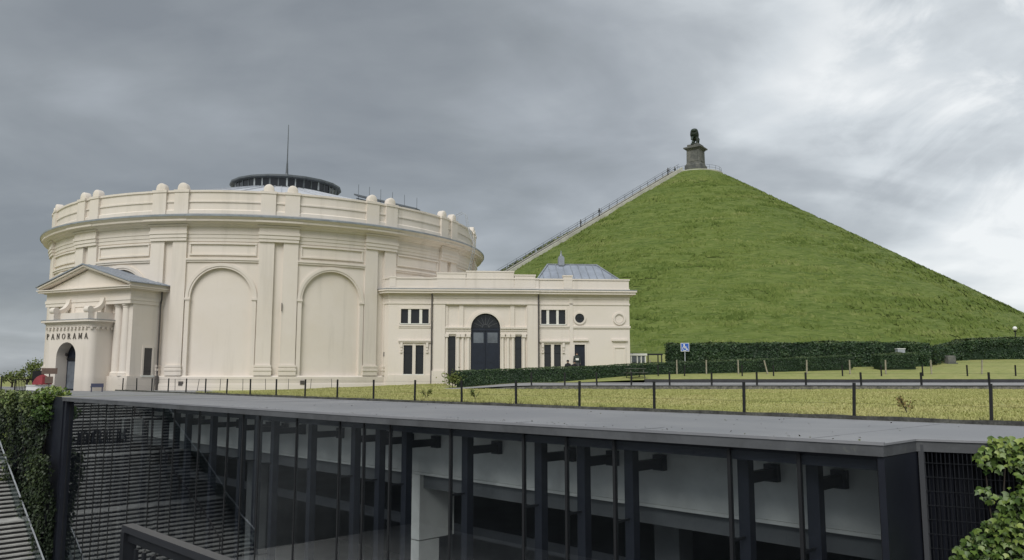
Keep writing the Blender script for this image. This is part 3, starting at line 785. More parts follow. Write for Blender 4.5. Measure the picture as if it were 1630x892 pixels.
for sg in (-1, 1):
    a, b = sorted((sg * AH, sg * (AH + 0.27))); bbox_(mb, a, b, 0.05, 0.15, 0.94, ZS - 0.14)
m_arch = mb.mesh('archivolt', 'stucco', xf=bend)
def imp(sg):
    a, b = sorted((sg * (AH - 0.05), sg * (AH + 0.32))); m = MB(); bbox_(m, a, b, 0.05, 0.21, ZS - 0.14, ZS - 0.005); bbox_(m, a + 0.03, b - 0.03, 0.05, 0.16, ZS - 0.22, ZS - 0.141); return m.mesh('impost', 'stucco', xf=bend)
m_imp = [imp(-1), imp(1)]
mb = MB(); bbox_(mb, -HB, HB, 0.05, 0.15, ZT + 0.0, ZT + 0.12); bbox_(mb, -HB, HB, 0.05, 0.21, ZT + 0.121, ZT + 0.24)
m_str = mb.mesh('string_course', 'stucco', xf=bend)
mb = MB(); px, pz0, pz1, fw = HB - 0.16, 8.86, 9.70, 0.10
bbox_(mb, -px, px, 0.05, 0.16, pz1 - fw, pz1); bbox_(mb, -px, px, 0.05, 0.16, pz0, pz0 + fw)
bbox_(mb, -px, -px + fw, 0.05, 0.13, pz0 + fw, pz1 - fw); bbox_(mb, px - fw, px, 0.05, 0.13, pz0 + fw, pz1 - fw)
m_pan = mb.mesh('panel_frame', 'stucco', xf=bend)
def pil(c):
    m = MB(); bbox_(m, c - 0.48, c + 0.48, -0.12, 0.20, 1.66, 9.82, 3); sh = m.mesh('pilaster', 'stucco', xf=bend)
    m = MB(); bbox_(m, c - 0.55, c + 0.55, -0.12, 0.29, 0.955, 1.26, 3); bbox_(m, c - 0.57, c + 0.57, -0.12, 0.33, 1.261, 1.40, 3); bbox_(m, c - 0.53, c + 0.53, -0.12, 0.30, 1.401, 1.50, 3); bbox_(m, c - 0.55, c + 0.55, -0.12, 0.33, 1.501, 1.62, 3); bbox_(m, c - 0.50, c + 0.50, -0.12, 0.27, 1.621, 1.665, 3)
    bs = m.mesh('base', 'stucco', xf=bend)
    m = MB(); bbox_(m, c - 0.48, c + 0.48, -0.3, 0.28, 11.46, 13.10, 3); bbox_(m, c - 0.52, c + 0.52, -0.4, 0.33, 13.101, 13.27, 3); pd = m.mesh('pedestal', 'stucco', xf=bend)
    # rounded stone on top
    m = MB(); prof = []; rings = []
    for i, (dd, sc) in enumerate(((-0.30, 0.80), (-0.26, 0.94), (-0.20, 1.0), (0.12, 1.0), (0.19, 0.94), (0.23, 0.80))):
        rg = [(c + 0.35 * sc, dd, 13.27), (c - 0.35 * sc, dd, 13.27), (c - 0.35 * sc, dd, 13.40)]
        rg += [(c - 0.35 * sc * math.cos(PI * j / 14), dd, 13.39 + 0.40 * sc * math.sin(PI * j / 14)) for j in range(1, 14)]
        rg += [(c + 0.35 * sc, dd, 13.40)]
        rings.append(rg)
    m.loft(rings); ac = m.mesh('rounded_crest', 'stucco', True, xf=bend, ang=50)
    return sh, bs, pd, ac
PM = [pil(-0.77), pil(0.77)]
m_rec = MB(); bbox_(m_rec, -0.29, 0.29, -0.12, -0.02, 0.94, 9.82, 2); m_rec = m_rec.mesh('recess', 'stucco', xf=bend)
mb = MB(); bbox_(mb, -1.26, 1.26, -0.1, 0.31, 9.821, 10.03); bbox_(mb, -1.29, 1.29, -0.1, 0.36, 10.031, 10.27); bbox_(mb, -1.32, 1.32, -0.1, 0.41, 10.271, 10.46); bbox_(mb, -1.27, 1.27, -0.1, 0.34, 10.461, 10.80)
bbox_(mb, -1.36, 1.36, -0.1, 0.46, 10.801, 10.9)
m_cap = mb.mesh('capital', 'stucco', xf=bend)
mb = MB(); bbox_(mb, -1.45, 1.45, 0.2, 0.85, 11.055, 11.19, 8); m_crb = mb.mesh('cornice_break', 'stucco', xf=bend)
mb = MB(); bbox_(mb, -1.3, 1.3, 0.2, 0.44, 0.30, 0.90, 8); bbox_(mb, -1.32, 1.32, 0.2, 0.42, -0.6, 0.299, 8); m_plb = mb.mesh('plinth_break', 'stucco', xf=bend)
for kb in range(15):
    ra = (0, 0, kb * BAY); rb = (0, 0, (kb + 0.5) * BAY)
    obj('recess', m_rec, rot, rot=ra); obj('capital', m_cap, rot, rot=ra); obj('cornice_break', m_crb, rot, rot=ra)
    for sh, bs, pd, ac in PM:
        p_ = obj('pilaster', sh, rot, rot=ra); obj('base', bs, p_); d_ = obj('pedestal', pd, rot, rot=ra); obj('rounded_crest', ac, d_)
    b_ = obj('bay_wall', m_bay, rot, rot=rb); obj('archivolt', m_arch, b_); obj('impost', m_imp[0], b_); obj('impost', m_imp[1], b_)
    obj('string_course', m_str, b_); obj('panel_frame', m_pan, b_)
# vents in the plinth and a small wall box
for x_, z_ in ((-5.8, 0.45), (1.75, 0.5), (-9.2, 0.4)):
    m = MB(); bbox_(m, x_ - 0.13, x_ + 0.13, 0.2, 0.37, z_ - 0.13, z_ + 0.13); m.build('vent', 'pipe', rot, xf=bend)
m = MB(); bbox_(m, 0.28, 0.33, 0.25, 0.30, 5.2, 5.75); m.build('lightning_clamp', 'pipe', rot, xf=bend)
# metal roof, lantern, mast
rf = lathe('roof', 'roof_white', [(R0 - 0.3, 13.12), (4.4, 16.66)], n=120)
seam = MB().bar((0, -(R0 - 0.35), 13.17), (0, -4.45, 16.69), 0.05, 0.06).mesh('roof_seam', 'roof_white')
for i in range(60): obj('roof_seam', seam, rf, rot=(0, 0, i * 2 * PI / 60))
LN = 20
lan = MB().lathe([(4.45, 16.3), (4.45, 16.72), (4.40, 16.72), (4.40, 17.46)], LN).build('lantern', 'lantern_grey', rot, (0.45, 0, 0))
for i in range(LN):
    a = 2 * PI * (i + 0.5) / LN; hw = 4.40 * math.sin(PI / LN)
    ap = 4.40 * math.cos(PI / LN)
    for sgn in (-1, 1):
        m = MB().box(sgn * 0.34 - 0.29, sgn * 0.34 + 0.29, -ap - 0.03, -ap + 0.02, 16.76, 17.40); m.build('lantern_window', 'window_dark', lan, rot=(0, 0, a))
    if i % 1 == 0:
        MB().box(-0.05, 0.05, -ap - 0.06, -ap + 0.02, 16.73, 17.44).build('lantern_post', 'lantern_post' if i % 3 == 0 else 'lantern_grey', lan, rot=(0, 0, a))
        MB().box(-0.07, 0.07, -4.47, -4.34, 16.73, 17.44).build('lantern_post', 'lantern_post' if i % 2 == 0 else 'lantern_grey', lan, rot=(0, 0, 2 * PI * i / LN))
MB().lathe([(4.40, 17.40), (4.72, 17.46), (4.80, 17.50), (4.80, 17.64), (4.6, 17.70), (0.25, 18.35), (0, 18.4)], LN).build('lantern_roof', 'lantern_grey', lan)
MB().tube([(0, 0, 18.3), (0, 0, 18.9)], 0.30, 8, r1=0.13).tube([(0, 0, 18.9), (0, 0, 19.9)], 0.12, 8, r1=0.07).tube([(0, 0, 19.9), (0, 0, 23.4)], 0.06, 6, r1=0.03).build('mast', 'lantern_grey', lan)
# walkway rail on the right-hand roof slope
rw2 = MB()
def rp_(a, r, dz): zz = 13.12 + (R0 - 0.3 - r) / (R0 - 0.3 - 4.4) * 3.54 + dz; return (r * math.sin(a), -r * math.cos(a), zz)
rw2.bar(rp_(R(42), 9.0, 0.45), rp_(R(47), 14.5, 0.45), 0.9, 0.12).bar(rp_(R(42), 9.0, 0.2), rp_(R(47), 14.5, 0.2), 0.1, 0.08)
rwo = rw2.build('roof_walkway', 'lantern_grey', rot)
for i in range(6):
    f_ = i / 5; a = R(42 + 5 * f_); r = 9.2 + 5.2 * f_
    MB().tube([rp_(a, r, 0.0), rp_(a, r, 1.4)], 0.018, 5).build('walkway_rod', 'lantern_grey', rwo)
# ladder over the parapet at the right
la = empty('roof_ladder', (0, 0, 0), 0); la.parent = rot
for sg in (-0.22, 0.22):
    a = R(57); c_, s_ = math.cos(a), math.sin(a)
    def lp(d, z, o): return ((R0 + d) * s_ + o * c_, -(R0 + d) * c_ + o * s_, z)
    MB().tube([lp(0.35, 8.0, sg), lp(1.05, 10.9, sg), lp(1.15, 11.6, sg), lp(0.55, 13.2, sg), lp(0.4, 14.1, sg), lp(0.1, 14.3, sg), lp(-0.4, 14.1, sg), lp(-0.5, 13.3, sg)], 0.028, 6).build('ladder_rail', 'lantern_post', la)
for i in range(12):
    f_ = i / 12.0
    MB().tube([lp(0.35 + 0.75 * f_, 8.1 + 3.2 * f_, -0.22), lp(0.35 + 0.75 * f_, 8.1 + 3.2 * f_, 0.22)], 0.016, 5).build('rung', 'lantern_post', la)

# ---- entrance portico (x to the viewer's right, y towards the axis)
X0 = 0.76
pm = MB()
pm.box(X0 - 3.95, X0 + 3.95, -18.45, -15.6, -0.6, 6.40)                 # body
pm.box(X0 - 4.02, X0 + 4.02, -18.93, -15.6, -0.6, 0.93)                 # plinth
pm.box(X0 + 3.62, X0 + 3.96, -18.72, -18.44, 0.93, 5.5); pm.box(X0 - 3.96, X0 - 3.62, -18.72, -18.44, 0.93, 5.5)   # corner piers
por = pm.build('portico', 'stucco', rot, rot=(0, 0, R(-41)))
def pp(name, mat, mb, par=por, smooth=False): return mb.build(name, mat, par, smooth=smooth)
e = MB(); e.box(X0 - 4.0, X0 + 4.0, -18.98, -15.6, 5.5, 5.72); e.box(X0 - 4.03, X0 + 4.03, -19.02, -15.6, 5.721, 5.90); e.box(X0 - 3.97, X0 + 3.97, -18.96, -15.6, 5.901, 6.36)
pp('entablature', 'stucco', e)
c = MB(); c.box(X0 - 4.1, X0 + 4.1, -19.08, -15.6, 6.361, 6.42); c.box(X0 - 4.34, X0 + 4.34, -19.36, -15.6, 6.421, 6.54); c.box(X0 - 4.42, X0 + 4.42, -19.44, -15.6, 6.541, 6.60)
pp('cornice', 'stucco', c)
AZ = 8.05; EZ = 6.60; HWD = 4.30
pp('pediment', 'stucco', MB().prism([(X0 - HWD + 0.35, EZ), (X0 + HWD - 0.35, EZ), (X0, AZ - 0.22)], -18.98, -15.6))
rk = MB()
for sg in (-1, 1):
    for (d0, d1, y0) in ((0.0, 0.10, -19.30), (0.101, 0.20, -19.42)):
        rk.prism([(X0 + sg * (HWD + 0.05), EZ + d0), (X0, AZ - 0.14 + d0), (X0, AZ - 0.14 + d1), (X0 + sg * (HWD + 0.05), EZ + d1)][::sg], y0, -15.6)
pp('raking_cornice', 'stucco', rk)
for sg in (-1, 1):
    z_e, z_r = EZ + 0.215, AZ + 0.085
    rs = MB().prism([(X0 + sg * 4.5, z_e - 0.03), (X0, z_r), (X0, z_r + 0.04), (X0 + sg * 4.5, z_e + 0.03)][::sg], -19.5, -14.2)
    ro = pp('roof_slope', 'zinc', rs)
    for i in range(9):
        y = -19.46 + i * 0.46
        MB().bar((X0 + sg * 4.48, y, z_e + 0.045), (X0, y, z_r + 0.055), 0.035, 0.05, up=(0, 1, 0)).build('roof_seam', 'lead', ro)
def column(x, y, z0, z1, r):
    o = MB().lathe([(r, z0 + 0.28), (r * 0.99, z0 + 1.6), (r * 0.86, z1 - 0.22)], 20).build('column', 'stucco', por, (x, y, 0), smooth=True)
    MB().lathe([(r * 1.3, z0), (r * 1.3, z0 + 0.10), (r * 1.22, z0 + 0.11), (r * 1.26, z0 + 0.17), (r * 1.12, z0 + 0.22), (r, z0 + 0.29)], 20).build('base', 'stucco', o, smooth=True)
    MB().lathe([(r * 0.86, z1 - 0.24), (r * 0.95, z1 - 0.22), (r * 0.90, z1 - 0.17), (r * 1.12, z1 - 0.09), (r * 1.12, z1)], 20).build('capital', 'stucco', o, smooth=True)
for sg in (-1, 1):
    column(X0 + sg * 2.56, -18.52, 0.93, 5.5, 0.33); column(X0 + sg * 3.30, -18.56, 0.93, 5.5, 0.33)
# bowed vestibule with arched door
VH = 2.2; VY = -20.2; DC = 0.0
def vest_outline(hw, front, rad, back, n=10):
    pts = [(X0 - hw, back)]
    for sg, a0 in ((-1, PI), (1, 1.5 * PI)):
        cx_ = X0 + sg * (hw - rad)
        for i in range(n + 1):
            a = a0 + i * (PI / 2) / n; pts.append((cx_ + rad * math.cos(a), front + rad + rad * math.sin(a)))
    return pts + [(X0 + hw, back)]
vb_ = MB()
# side pieces and curved corners as an extruded outline with a door gap
ol = vest_outline(VH, VY, 0.42, -18.4); dw = 0.90; zsd = 2.15; ztop = 4.05
left = [p for p in ol if p[0] < X0 - dw - 1e-6]; right = [p for p in ol if p[0] > X0 + dw + 1e-6]
vb_.slab(left + [(X0 - dw, VY), (X0 - dw, -18.4)], -0.6, ztop)
vb_.slab([(X0 + dw, -18.4), (X0 + dw, VY)] + right, -0.6, ztop)
n_ = 24
for i in range(n_):
    a0 = PI * i / n_; a1 = PI * (i + 1) / n_; xa, xb = X0 - dw * math.cos(a0), X0 - dw * math.cos(a1); la_, lb_ = zsd + dw * math.sin(a0), zsd + dw * math.sin(a1)
    vb_.add([(xa, VY, la_), (xb, VY, lb_), (xb, VY, ztop), (xa, VY, ztop), (xa, -19.3, la_), (xb, -19.3, lb_)], [(0, 1, 2, 3), (4, 5, 1, 0)])
pp('vestibule', 'stucco', vb_)
MB().slab(vest_outline(VH + 0.07, VY - 0.07, 0.46, -18.45), 3.98, 4.10).build('architrave', 'stucco', por)
m = MB().slab(vest_outline(VH + 0.16, VY - 0.16, 0.52, -18.45), 4.22, 4.32); m.slab(vest_outline(VH + 0.34, VY - 0.34, 0.62, -18.45), 4.321, 4.44)
pp('vestibule_cornice', 'stucco', m)
MB().slab(vest_outline(VH + 0.10, VY - 0.08, 0.46, -18.45), 4.101, 4.219).build('dentil_bed', 'stucco', por)
MB().slab(vest_outline(VH + 0.36, VY - 0.36, 0.62, -18.45), 4.441, 4.475).build('lead_cover', 'lead', por)
dn = MB().box(-0.07, 0.07, -0.09, 0.05, 3.86, 4.03).mesh('dentil', 'stucco')
full = vest_outline(VH + 0.03, VY - 0.03, 0.44, -18.45, 24); acc = 0.0; nxt = 0.15
for (ax, ay), (bx, by) in zip(full[:-1], full[1:]):
    L = math.hypot(bx - ax, by - ay)
    while acc + L > nxt:
        f_ = (nxt - acc) / L; obj('dentil', dn, por, (ax + (bx - ax) * f_, ay + (by - ay) * f_, 0), (0, 0, math.atan2(by - ay, bx - ax))); nxt += 0.34
    acc += L
m = MB(); m.box(X0 - 1.8, X0 + 1.8, -19.0, -18.4, 4.476, 5.52); m.box(X0 - 2.0, X0 + 2.0, -19.75, -18.4, 4.476, 4.95)
at = pp('attic', 'stucco', m)
m = MB(); x1_, x2_ = X0 - 1.1, X0 + 1.1
m.box(x1_, x2_, -19.04, -18.99, 5.40, 5.47); m.box(x1_, x2_, -19.04, -18.99, 4.98, 5.05); m.box(x1_, x1_ + .07, -19.04, -18.99, 5.05, 5.40); m.box(x2_ - .07, x2_, -19.04, -18.99, 5.05, 5.40); pp('panel_frame', 'stucco', m, at)
for sg in (-1, 1):
    xs_ = X0 + sg * 1.6; m = MB(); pts = []
    for i in range(17):
        a = PI * 0.5 * i / 16; pts.append((-19.0 - 1.02 * (1 - math.cos(a)), 5.92 - 0.9 * math.sin(a)))
    rings = []
    for i, (y, z) in enumerate(pts):
        j = min(i + 1, 16); k_ = max(i - 1, 0); dy, dz = pts[j][0] - pts[k_][0], pts[j][1] - pts[k_][1]; L = math.hypot(dy, dz) or 1; ny, nz = -dz / L * 0.13, dy / L * 0.13
        rings.append([(xs_ - 0.17, y + ny, z + nz), (xs_ + 0.17, y + ny, z + nz), (xs_ + 0.17, y - ny, z - nz), (xs_ - 0.17, y - ny, z - nz)])
    m.loft(rings)
    sp_ = []
    for i in range(30):
        a = -PI / 2 - i * 0.28; rr = 0.30 - i * 0.0085
        sp_.append((-20.02 + rr * math.cos(a) * 1.0, 5.06 + 0.22 + rr * math.sin(a)))
    cyl = [(xs_ - 0.20, -20.04 + 0.22 * math.cos(2 * PI * i / 16), 5.10 + 0.22 * math.sin(2 * PI * i / 16)) for i in range(16)]
    m.loft([cyl, [(xs_ + 0.20, y, z) for _, y, z in cyl]])
    m.box(xs_ - 0.2, xs_ + 0.2, -20.2, -19.1, 4.476, 4.90)
    pp('scroll_console', 'stucco', m)
# arched door in the vestibule
dd = MB().prism([(X0 - dw, -0.3), (X0 + dw, -0.3), (X0 + dw, zsd)] + [(X0 + dw * math.cos(PI * i / 16), zsd + dw * math.sin(PI * i / 16)) for i in range(1, 16)] + [(X0 - dw, zsd)], -19.42, -19.36)
do = pp('door', 'door_blue', dd)
for a_, b_ in ((-0.78, -0.06), (0.06, 0.78)):
    MB().box(X0 + a_, X0 + b_, -19.445, -19.421, 0.12, 1.85).build('door_pane', 'door_glass', do)
MB().box(X0 - 0.03, X0 + 0.03, -19.47, -19.42, 0, 2.1).box(X0 - 0.88, X0 + 0.88, -19.47, -19.421, 1.95, 2.08).build('door_rail', 'dark_metal', do)
MB().tube([(X0 - 0.8, -19.5, 2.3), (X0 - 0.8, -19.62, 2.3)], 0.09, 8).build('wall_lamp', 'pipe', por)
# narrow window in the flank, drainpipe
fx = X0 + 3.95
wn = MB().box(fx - 0.02, fx + 0.012, -17.72, -17.10, 0.98, 2.72).build('flank_window', 'window_dark', por)
m = MB(); m.box(fx, fx + 0.05, -17.86, -17.72, 0.9, 2.86); m.box(fx, fx + 0.05, -17.10, -16.96, 0.9, 2.86); m.box(fx, fx + 0.05, -17.72, -17.10, 2.72, 2.86); m.build('window_surround', 'stucco', wn)
MB().box(fx, fx + 0.12, -17.9, -16.92, 0.86, 0.975).build('window_sill', 'concrete', wn)
MB().tube([(fx + 0.25, -16.75, 6.4), (fx + 0.25, -16.75, 5.9), (fx + 0.12, -16.7, 5.6), (fx + 0.12, -16.7, 1.05), (fx + 0.2, -16.75, 0.9)], 0.055, 8).tube([(fx + 0.2, -16.75, 0.95), (fx + 0.2, -16.75, -0.2)], 0.09, 8).build('drainpipe', 'pipe', por)

# PANORAMA lettering: serif capitals from strokes (unit height)
def stroke(m, p, q, wdt):
    (x0, z0), (x1, z1) = p, q; dx, dz = x1 - x0, z1 - z0; L = math.hypot(dx, dz); nx, nz = -dz / L * wdt / 2, dx / L * wdt / 2
    m.prism([(x0 + nx, z0 + nz), (x0 - nx, z0 - nz), (x1 - nx, z1 - nz), (x1 + nx, z1 + nz)], -0.04, 0.0)
def arcst(m, cx_, cz_, rx, rz, a0, a1, w0, w1, n=14):
    for i in range(n):
        a = a0 + (a1 - a0) * i / n; b = a0 + (a1 - a0) * (i + 1) / n
        def P_(t, o): return (cx_ + (rx + o) * math.cos(t), cz_ + (rz + o * 0.6) * math.sin(t))
        wa = w0 + (w1 - w0) * abs(math.cos(a)); wb = w0 + (w1 - w0) * abs(math.cos(b))
        m.prism([P_(a, wa / 2), P_(a, -wa / 2), P_(b, -wb / 2), P_(b, wb / 2)], -0.04, 0.0)
def glyph(ch):
    m = MB(); TK, TN = 0.12, 0.055
    def serif(x, z, wd=0.26): stroke(m, (x - wd / 2, z), (x + wd / 2, z), 0.06)
    if ch in 'PR':
        stroke(m, (0.14, 0), (0.14, 1), TK); serif(0.14, 0.03); serif(0.10, 0.97, 0.2); arcst(m, 0.2, 0.74, 0.36, 0.235, -PI / 2, PI / 2, TN, TK)
        if ch == 'R': stroke(m, (0.32, 0.5), (0.66, 0.03), TK); serif(0.68, 0.03, 0.2)
        wd = 0.62 if ch == 'P' else 0.76
    elif ch == 'A':
        stroke(m, (0.10, 0.03), (0.39, 1), TN); stroke(m, (0.39, 1), (0.70, 0.03), TK); stroke(m, (0.2, 0.33), (0.6, 0.33), TN); serif(0.10, 0.03); serif(0.71, 0.03, 0.3); wd = 0.8
    elif ch == 'N':
        stroke(m, (0.13, 0), (0.13, 1), TN); stroke(m, (0.13, 0.97), (0.67, 0.05), TK); stroke(m, (0.67, 0.02), (0.67, 1), TN); serif(0.13, 0.03); serif(0.08, 0.97, 0.2); serif(0.67, 0.97); wd = 0.8
    elif ch == 'O':
        arcst(m, 0.43, 0.5, 0.36, 0.46, 0, 2 * PI, TN, TK, 28); wd = 0.86
    else:
        stroke(m, (0.13, 0), (0.16, 1), TN); stroke(m, (0.17, 0.97), (0.48, 0.1), TK); stroke(m, (0.48, 0.1), (0.78, 0.97), TN); stroke(m, (0.80, 1), (0.83, 0), TK); serif(0.13, 0.03); serif(0.83, 0.03); serif(0.12, 0.97, 0.18); serif(0.84, 0.97, 0.18); wd = 0.96
    return m, wd
GL = {c_: glyph(c_) for c_ in 'PANORM'}
GM = {c_: GL[c_][0].mesh('letter', 'text_dark') for c_ in GL}
hh = 0.355; gap = 0.22; tot = sum(GL[c_][1] for c_ in 'PANORAMA') * hh + 7 * gap; xx = X0 - tot / 2
for ch in 'PANORAMA':
    o = obj('letter', GM[ch], por, (xx, VY - 0.004, 3.26)); o.scale = (hh, 1, hh); xx += GL[ch][1] * hh + gap

# ------------------------------------------------------------------ annex building
AN = empty('annex_building', (-8.7, 55.6, 0), R(4.5), 'low cream stucco annex with arched navy door between rotunda and mound', 'building')
def wall_open(mb, x0, x1, z0, z1, ops, y, dep):
    xs = sorted(set([x0, x1] + [v for o in ops for v in o[:2]])); zs = sorted(set([z0, z1] + [v for o in ops for v in o[2:4]]))
    for i in range(len(xs) - 1):
        for j in range(len(zs) - 1):
            cx_, cz_ = (xs[i] + xs[i + 1]) / 2, (zs[j] + zs[j + 1]) / 2
            if any(a < cx_ < b and c_ < cz_ < d for a, b, c_, d in ops): continue
            mb.add([(xs[i], y, zs[j]), (xs[i + 1], y, zs[j]), (xs[i + 1], y, zs[j + 1]), (xs[i], y, zs[j + 1])], [(0, 1, 2, 3)])
    for a, b, c_, d in ops:
        mb.add([(a, y, c_), (b, y, c_), (b, y, d), (a, y, d), (a, y + dep, c_), (b, y + dep, c_), (b, y + dep, d), (a, y + dep, d)], [(0, 4, 5, 1), (1, 5, 6, 2), (2, 6, 7, 3), (3, 7, 4, 0)])
    return mb
LW = 17.25; DX = 9.97
G0 = -0.3
wins_up = [(0.85, 2.80, 4.62, 5.64), (0.85 + DX, 2.60 + DX, 4.62, 5.64)]
wins_lo = [(1.08, 1.69, 1.06, 3.08), (1.92, 2.47, 1.06, 3.08), (11.04, 11.52, 0.9, 3.14), (11.74, 12.23, 0.9, 3.14)]
door2 = (13.22, 13.97, 0.3, 3.16)
mb = MB()
wall_open(mb, 0.0, 3.12, G0, 6.7, [wins_up[0]] + wins_lo[:2], 0.0, 0.16)
wall_open(mb, 10.58, LW, G0, 6.7, [wins_up[1]] + wins_lo[2:] + [door2], 0.0, 0.16)
mb.add([(LW, 0, G0), (LW, 9, G0), (LW, 9, 6.7), (LW, 0, 6.7)], [(0, 1, 2, 3)])
mb.add([(-0.75, 0.75, G0), (0, 0, G0), (0, 0, 6.7), (-0.75, 0.75, 6.7)], [(0, 1, 2, 3)])
mb.add([(-0.75, 0.75, G0), (-0.75, 4, G0), (-0.75, 4, 6.7), (-0.75, 0.75, 6.7)], [(0, 1, 2, 3)])
mb.add([(-0.75, 9, G0), (LW, 9, G0), (LW, 9, 6.7), (-0.75, 9, 6.7)], [(0, 1, 2, 3)])
mb.build('wall', 'stucco', AN)
# central projecting bay: frame at y=-0.14, recessed panel at y=0.06
cb = MB(); sidew = [(4.16, 4.72, 0.5, 3.74), (8.94, 9.42, 0.5, 3.74)]
AC, AR, AZS = 6.845, 1.045, 4.32
wall_open(cb, 3.13, 10.57, G0, 6.7, [(3.97, 9.81, G0 + 0.01, 5.95)], -0.14, 0.20)
wall_open(cb, 3.97, 9.81, G0, 5.95, sidew + [(AC - AR, AC + AR, G0 + 0.01, AZS + AR)], 0.06, 0.2)
for x_ in (3.13, 10.57): cb.add([(x_, -0.14, G0), (x_, 0.02, G0), (x_, 0.02, 6.7), (x_, -0.14, 6.7)], [(0, 1, 2, 3)])
n_ = 28
for i in range(n_):
    a0, a1 = PI * i / n_, PI * (i + 1) / n_; xa, xb = AC - AR * math.cos(a0), AC - AR * math.cos(a1); za, zb = AZS + AR * math.sin(a0), AZS + AR * math.sin(a1)
    cb.add([(xa, 0.058, za), (xb, 0.058, zb), (xb, 0.058, AZS + AR + 0.001), (xa, 0.058, AZS + AR + 0.001), (xa, 0.3, za), (xb, 0.3, zb)], [(0, 1, 2, 3), (0, 4, 5, 1)])
cb.build('central_bay', 'stucco', AN)
m = MB(); arch_ring(m, AR - 0.01, AR + 0.12, AZS, 0.06, -0.10, cx=AC); arch_ring(m, AR + 0.121, AR + 0.26, AZS, 0.06, -0.03, cx=AC); m.build('archivolt', 'stucco', AN)
for a, b in ((3.975, AC - AR), (AC + AR, 9.805)):
    m = MB(); m.box(a, b, -0.04, 0.06, 3.86, 4.10); m.box(a, b, -0.08, 0.06, 4.101, 4.26); m.box(a, b, -0.16, 0.06, 4.261, 4.38)
    m.build('impost_band', 'stucco', AN)
for x_ in (5.11, 8.75): MB().box(x_ - 0.15, x_ + 0.15, -0.04, 0.06, 4.381, 5.949).build('upper_pilaster', 'stucco', AN)
for x_ in (4.02, 9.76): MB().box(x_ - 0.045, x_ + 0.13 if x_ < 5 else x_ + 0.045, -0.03, 0.06, 4.381, 5.949).build('upper_pilaster', 'stucco', AN)
for x_ in (4.08, 4.90, 5.22, 5.62, 8.06, 8.45, 8.80, 9.58):
    o = MB().lathe([(0.125, 0.9), (0.12, 2.2), (0.105, 3.70)], 14).build('half_column', 'stucco', AN, (x_, 0.02, 0), smooth=True)
    MB().box(-0.15, 0.15, -0.16, 0.04, 3.66, 3.858).build('capital', 'stucco', o); MB().box(-0.15, 0.15, -0.16, 0.04, G0, 0.92).build('base', 'stucco', o)
# navy door with fanlight
dr = MB().prism([(AC - AR + 0.01, 0.2), (AC + AR - 0.01, 0.2), (AC + AR - 0.01, AZS)] + [(AC + (AR - 0.01) * math.cos(PI * i / 20), AZS + (AR - 0.01) * math.sin(PI * i / 20)) for i in range(1, 20)] + [(AC - AR + 0.01, AZS)], 0.235, 0.26)
dr = dr.build('arched_door', 'door_blue', AN)
for sg in (-1, 1):
    a, b = sorted((AC + sg * 0.03, AC + sg * (AR - 0.03))); lf = MB().box(a, b, 0.18, 0.233, 0.3, 4.12).build('door_leaf', 'door_blue', dr)
    a, b = sorted((AC + sg * 0.14, AC + sg * 0.86)); MB().box(a, b, 0.165, 0.179, 3.26, 4.0).build('door_pane', 'door_glass', lf)
    for z0_, z1_ in ((0.6, 1.7), (1.85, 3.1)): MB().box(a, b, 0.168, 0.179, z0_, z1_).build('door_panel', 'door_blue', lf)
fanp = MB().prism([(AC + 0.94 * math.cos(PI * i / 20), AZS + 0.02 + 0.94 * math.sin(PI * i / 20)) for i in range(21)], 0.205, 0.232).build('fanlight', 'window_dark', dr)
MB().box(AC - AR + 0.01, AC + AR - 0.01, 0.14, 0.233, 4.13, 4.30).build('transom', 'door_blue', dr)
for i in range(1, 8):
    a = PI * i / 8; MB().bar((AC + 0.25 * math.cos(a), 0.195, AZS + 0.02 + 0.25 * math.sin(a)), (AC + 0.95 * math.cos(a), 0.195, AZS + 0.02 + 0.95 * math.sin(a)), 0.03, 0.03, up=(0, 1, 0)).build('muntin', 'rail_metal', dr)
m = MB(); arch_ring(m, 0.23, 0.27, AZS + 0.02, 0.2, 0.18, 14, AC); m.build('muntin', 'rail_metal', dr)
# windows
def window(x0, x1, z0, z1, y, lights, mat='window_dark', sill=True):
    fr = MB(); fr.box(x0, x1, y + 0.10, y + 0.15, z0, z0 + 0.05); fr.box(x0, x1, y + 0.10, y + 0.15, z1 - 0.05, z1)
    prev = None
    fr.box(x0, x0 + 0.05, y + 0.10, y + 0.15, z0 + 0.05, z1 - 0.05); fr.box(x1 - 0.05, x1, y + 0.10, y + 0.15, z0 + 0.05, z1 - 0.05)
    o = fr.build('window', 'dark_metal', AN)
    for a, b in lights: MB().box(a, b, y + 0.125, y + 0.14, z0 + 0.05, z1 - 0.05).build('pane', mat, o)
    for (a, b), (c_, d) in zip(lights[:-1], lights[1:]): MB().box(b - 0.01, c_ + 0.01, y + 0.0, y + 0.15, z0, z1).build('mullion', 'white_paint', o)
    for a, b in lights:
        if z1 - z0 > 1.5: MB().box(a, b, y + 0.105, y + 0.124, z0 + (z1 - z0) * 0.72, z0 + (z1 - z0) * 0.72 + 0.045).build('glazing_bar', 'dark_metal', o)
    if sill: MB().box(x0 - 0.06, x1 + 0.06, y - 0.07, y + 0.12, z0 - 0.07, z0 - 0.002).build('sill', 'concrete', o)
    return o
window(*wins_up[0], 0.0, [(0.90, 1.36), (1.54, 2.15), (2.33, 2.75)])
window(*wins_up[1], 0.0, [(10.86, 11.22), (11.39, 11.93), (12.08, 12.53)])
for wv in wins_lo: window(*wv, 0.0, [(wv[0] + 0.05, wv[1] - 0.05)])
for sv_ in sidew: window(*sv_, 0.06, [(sv_[0] + 0.05, sv_[1] - 0.05)], sill=False)
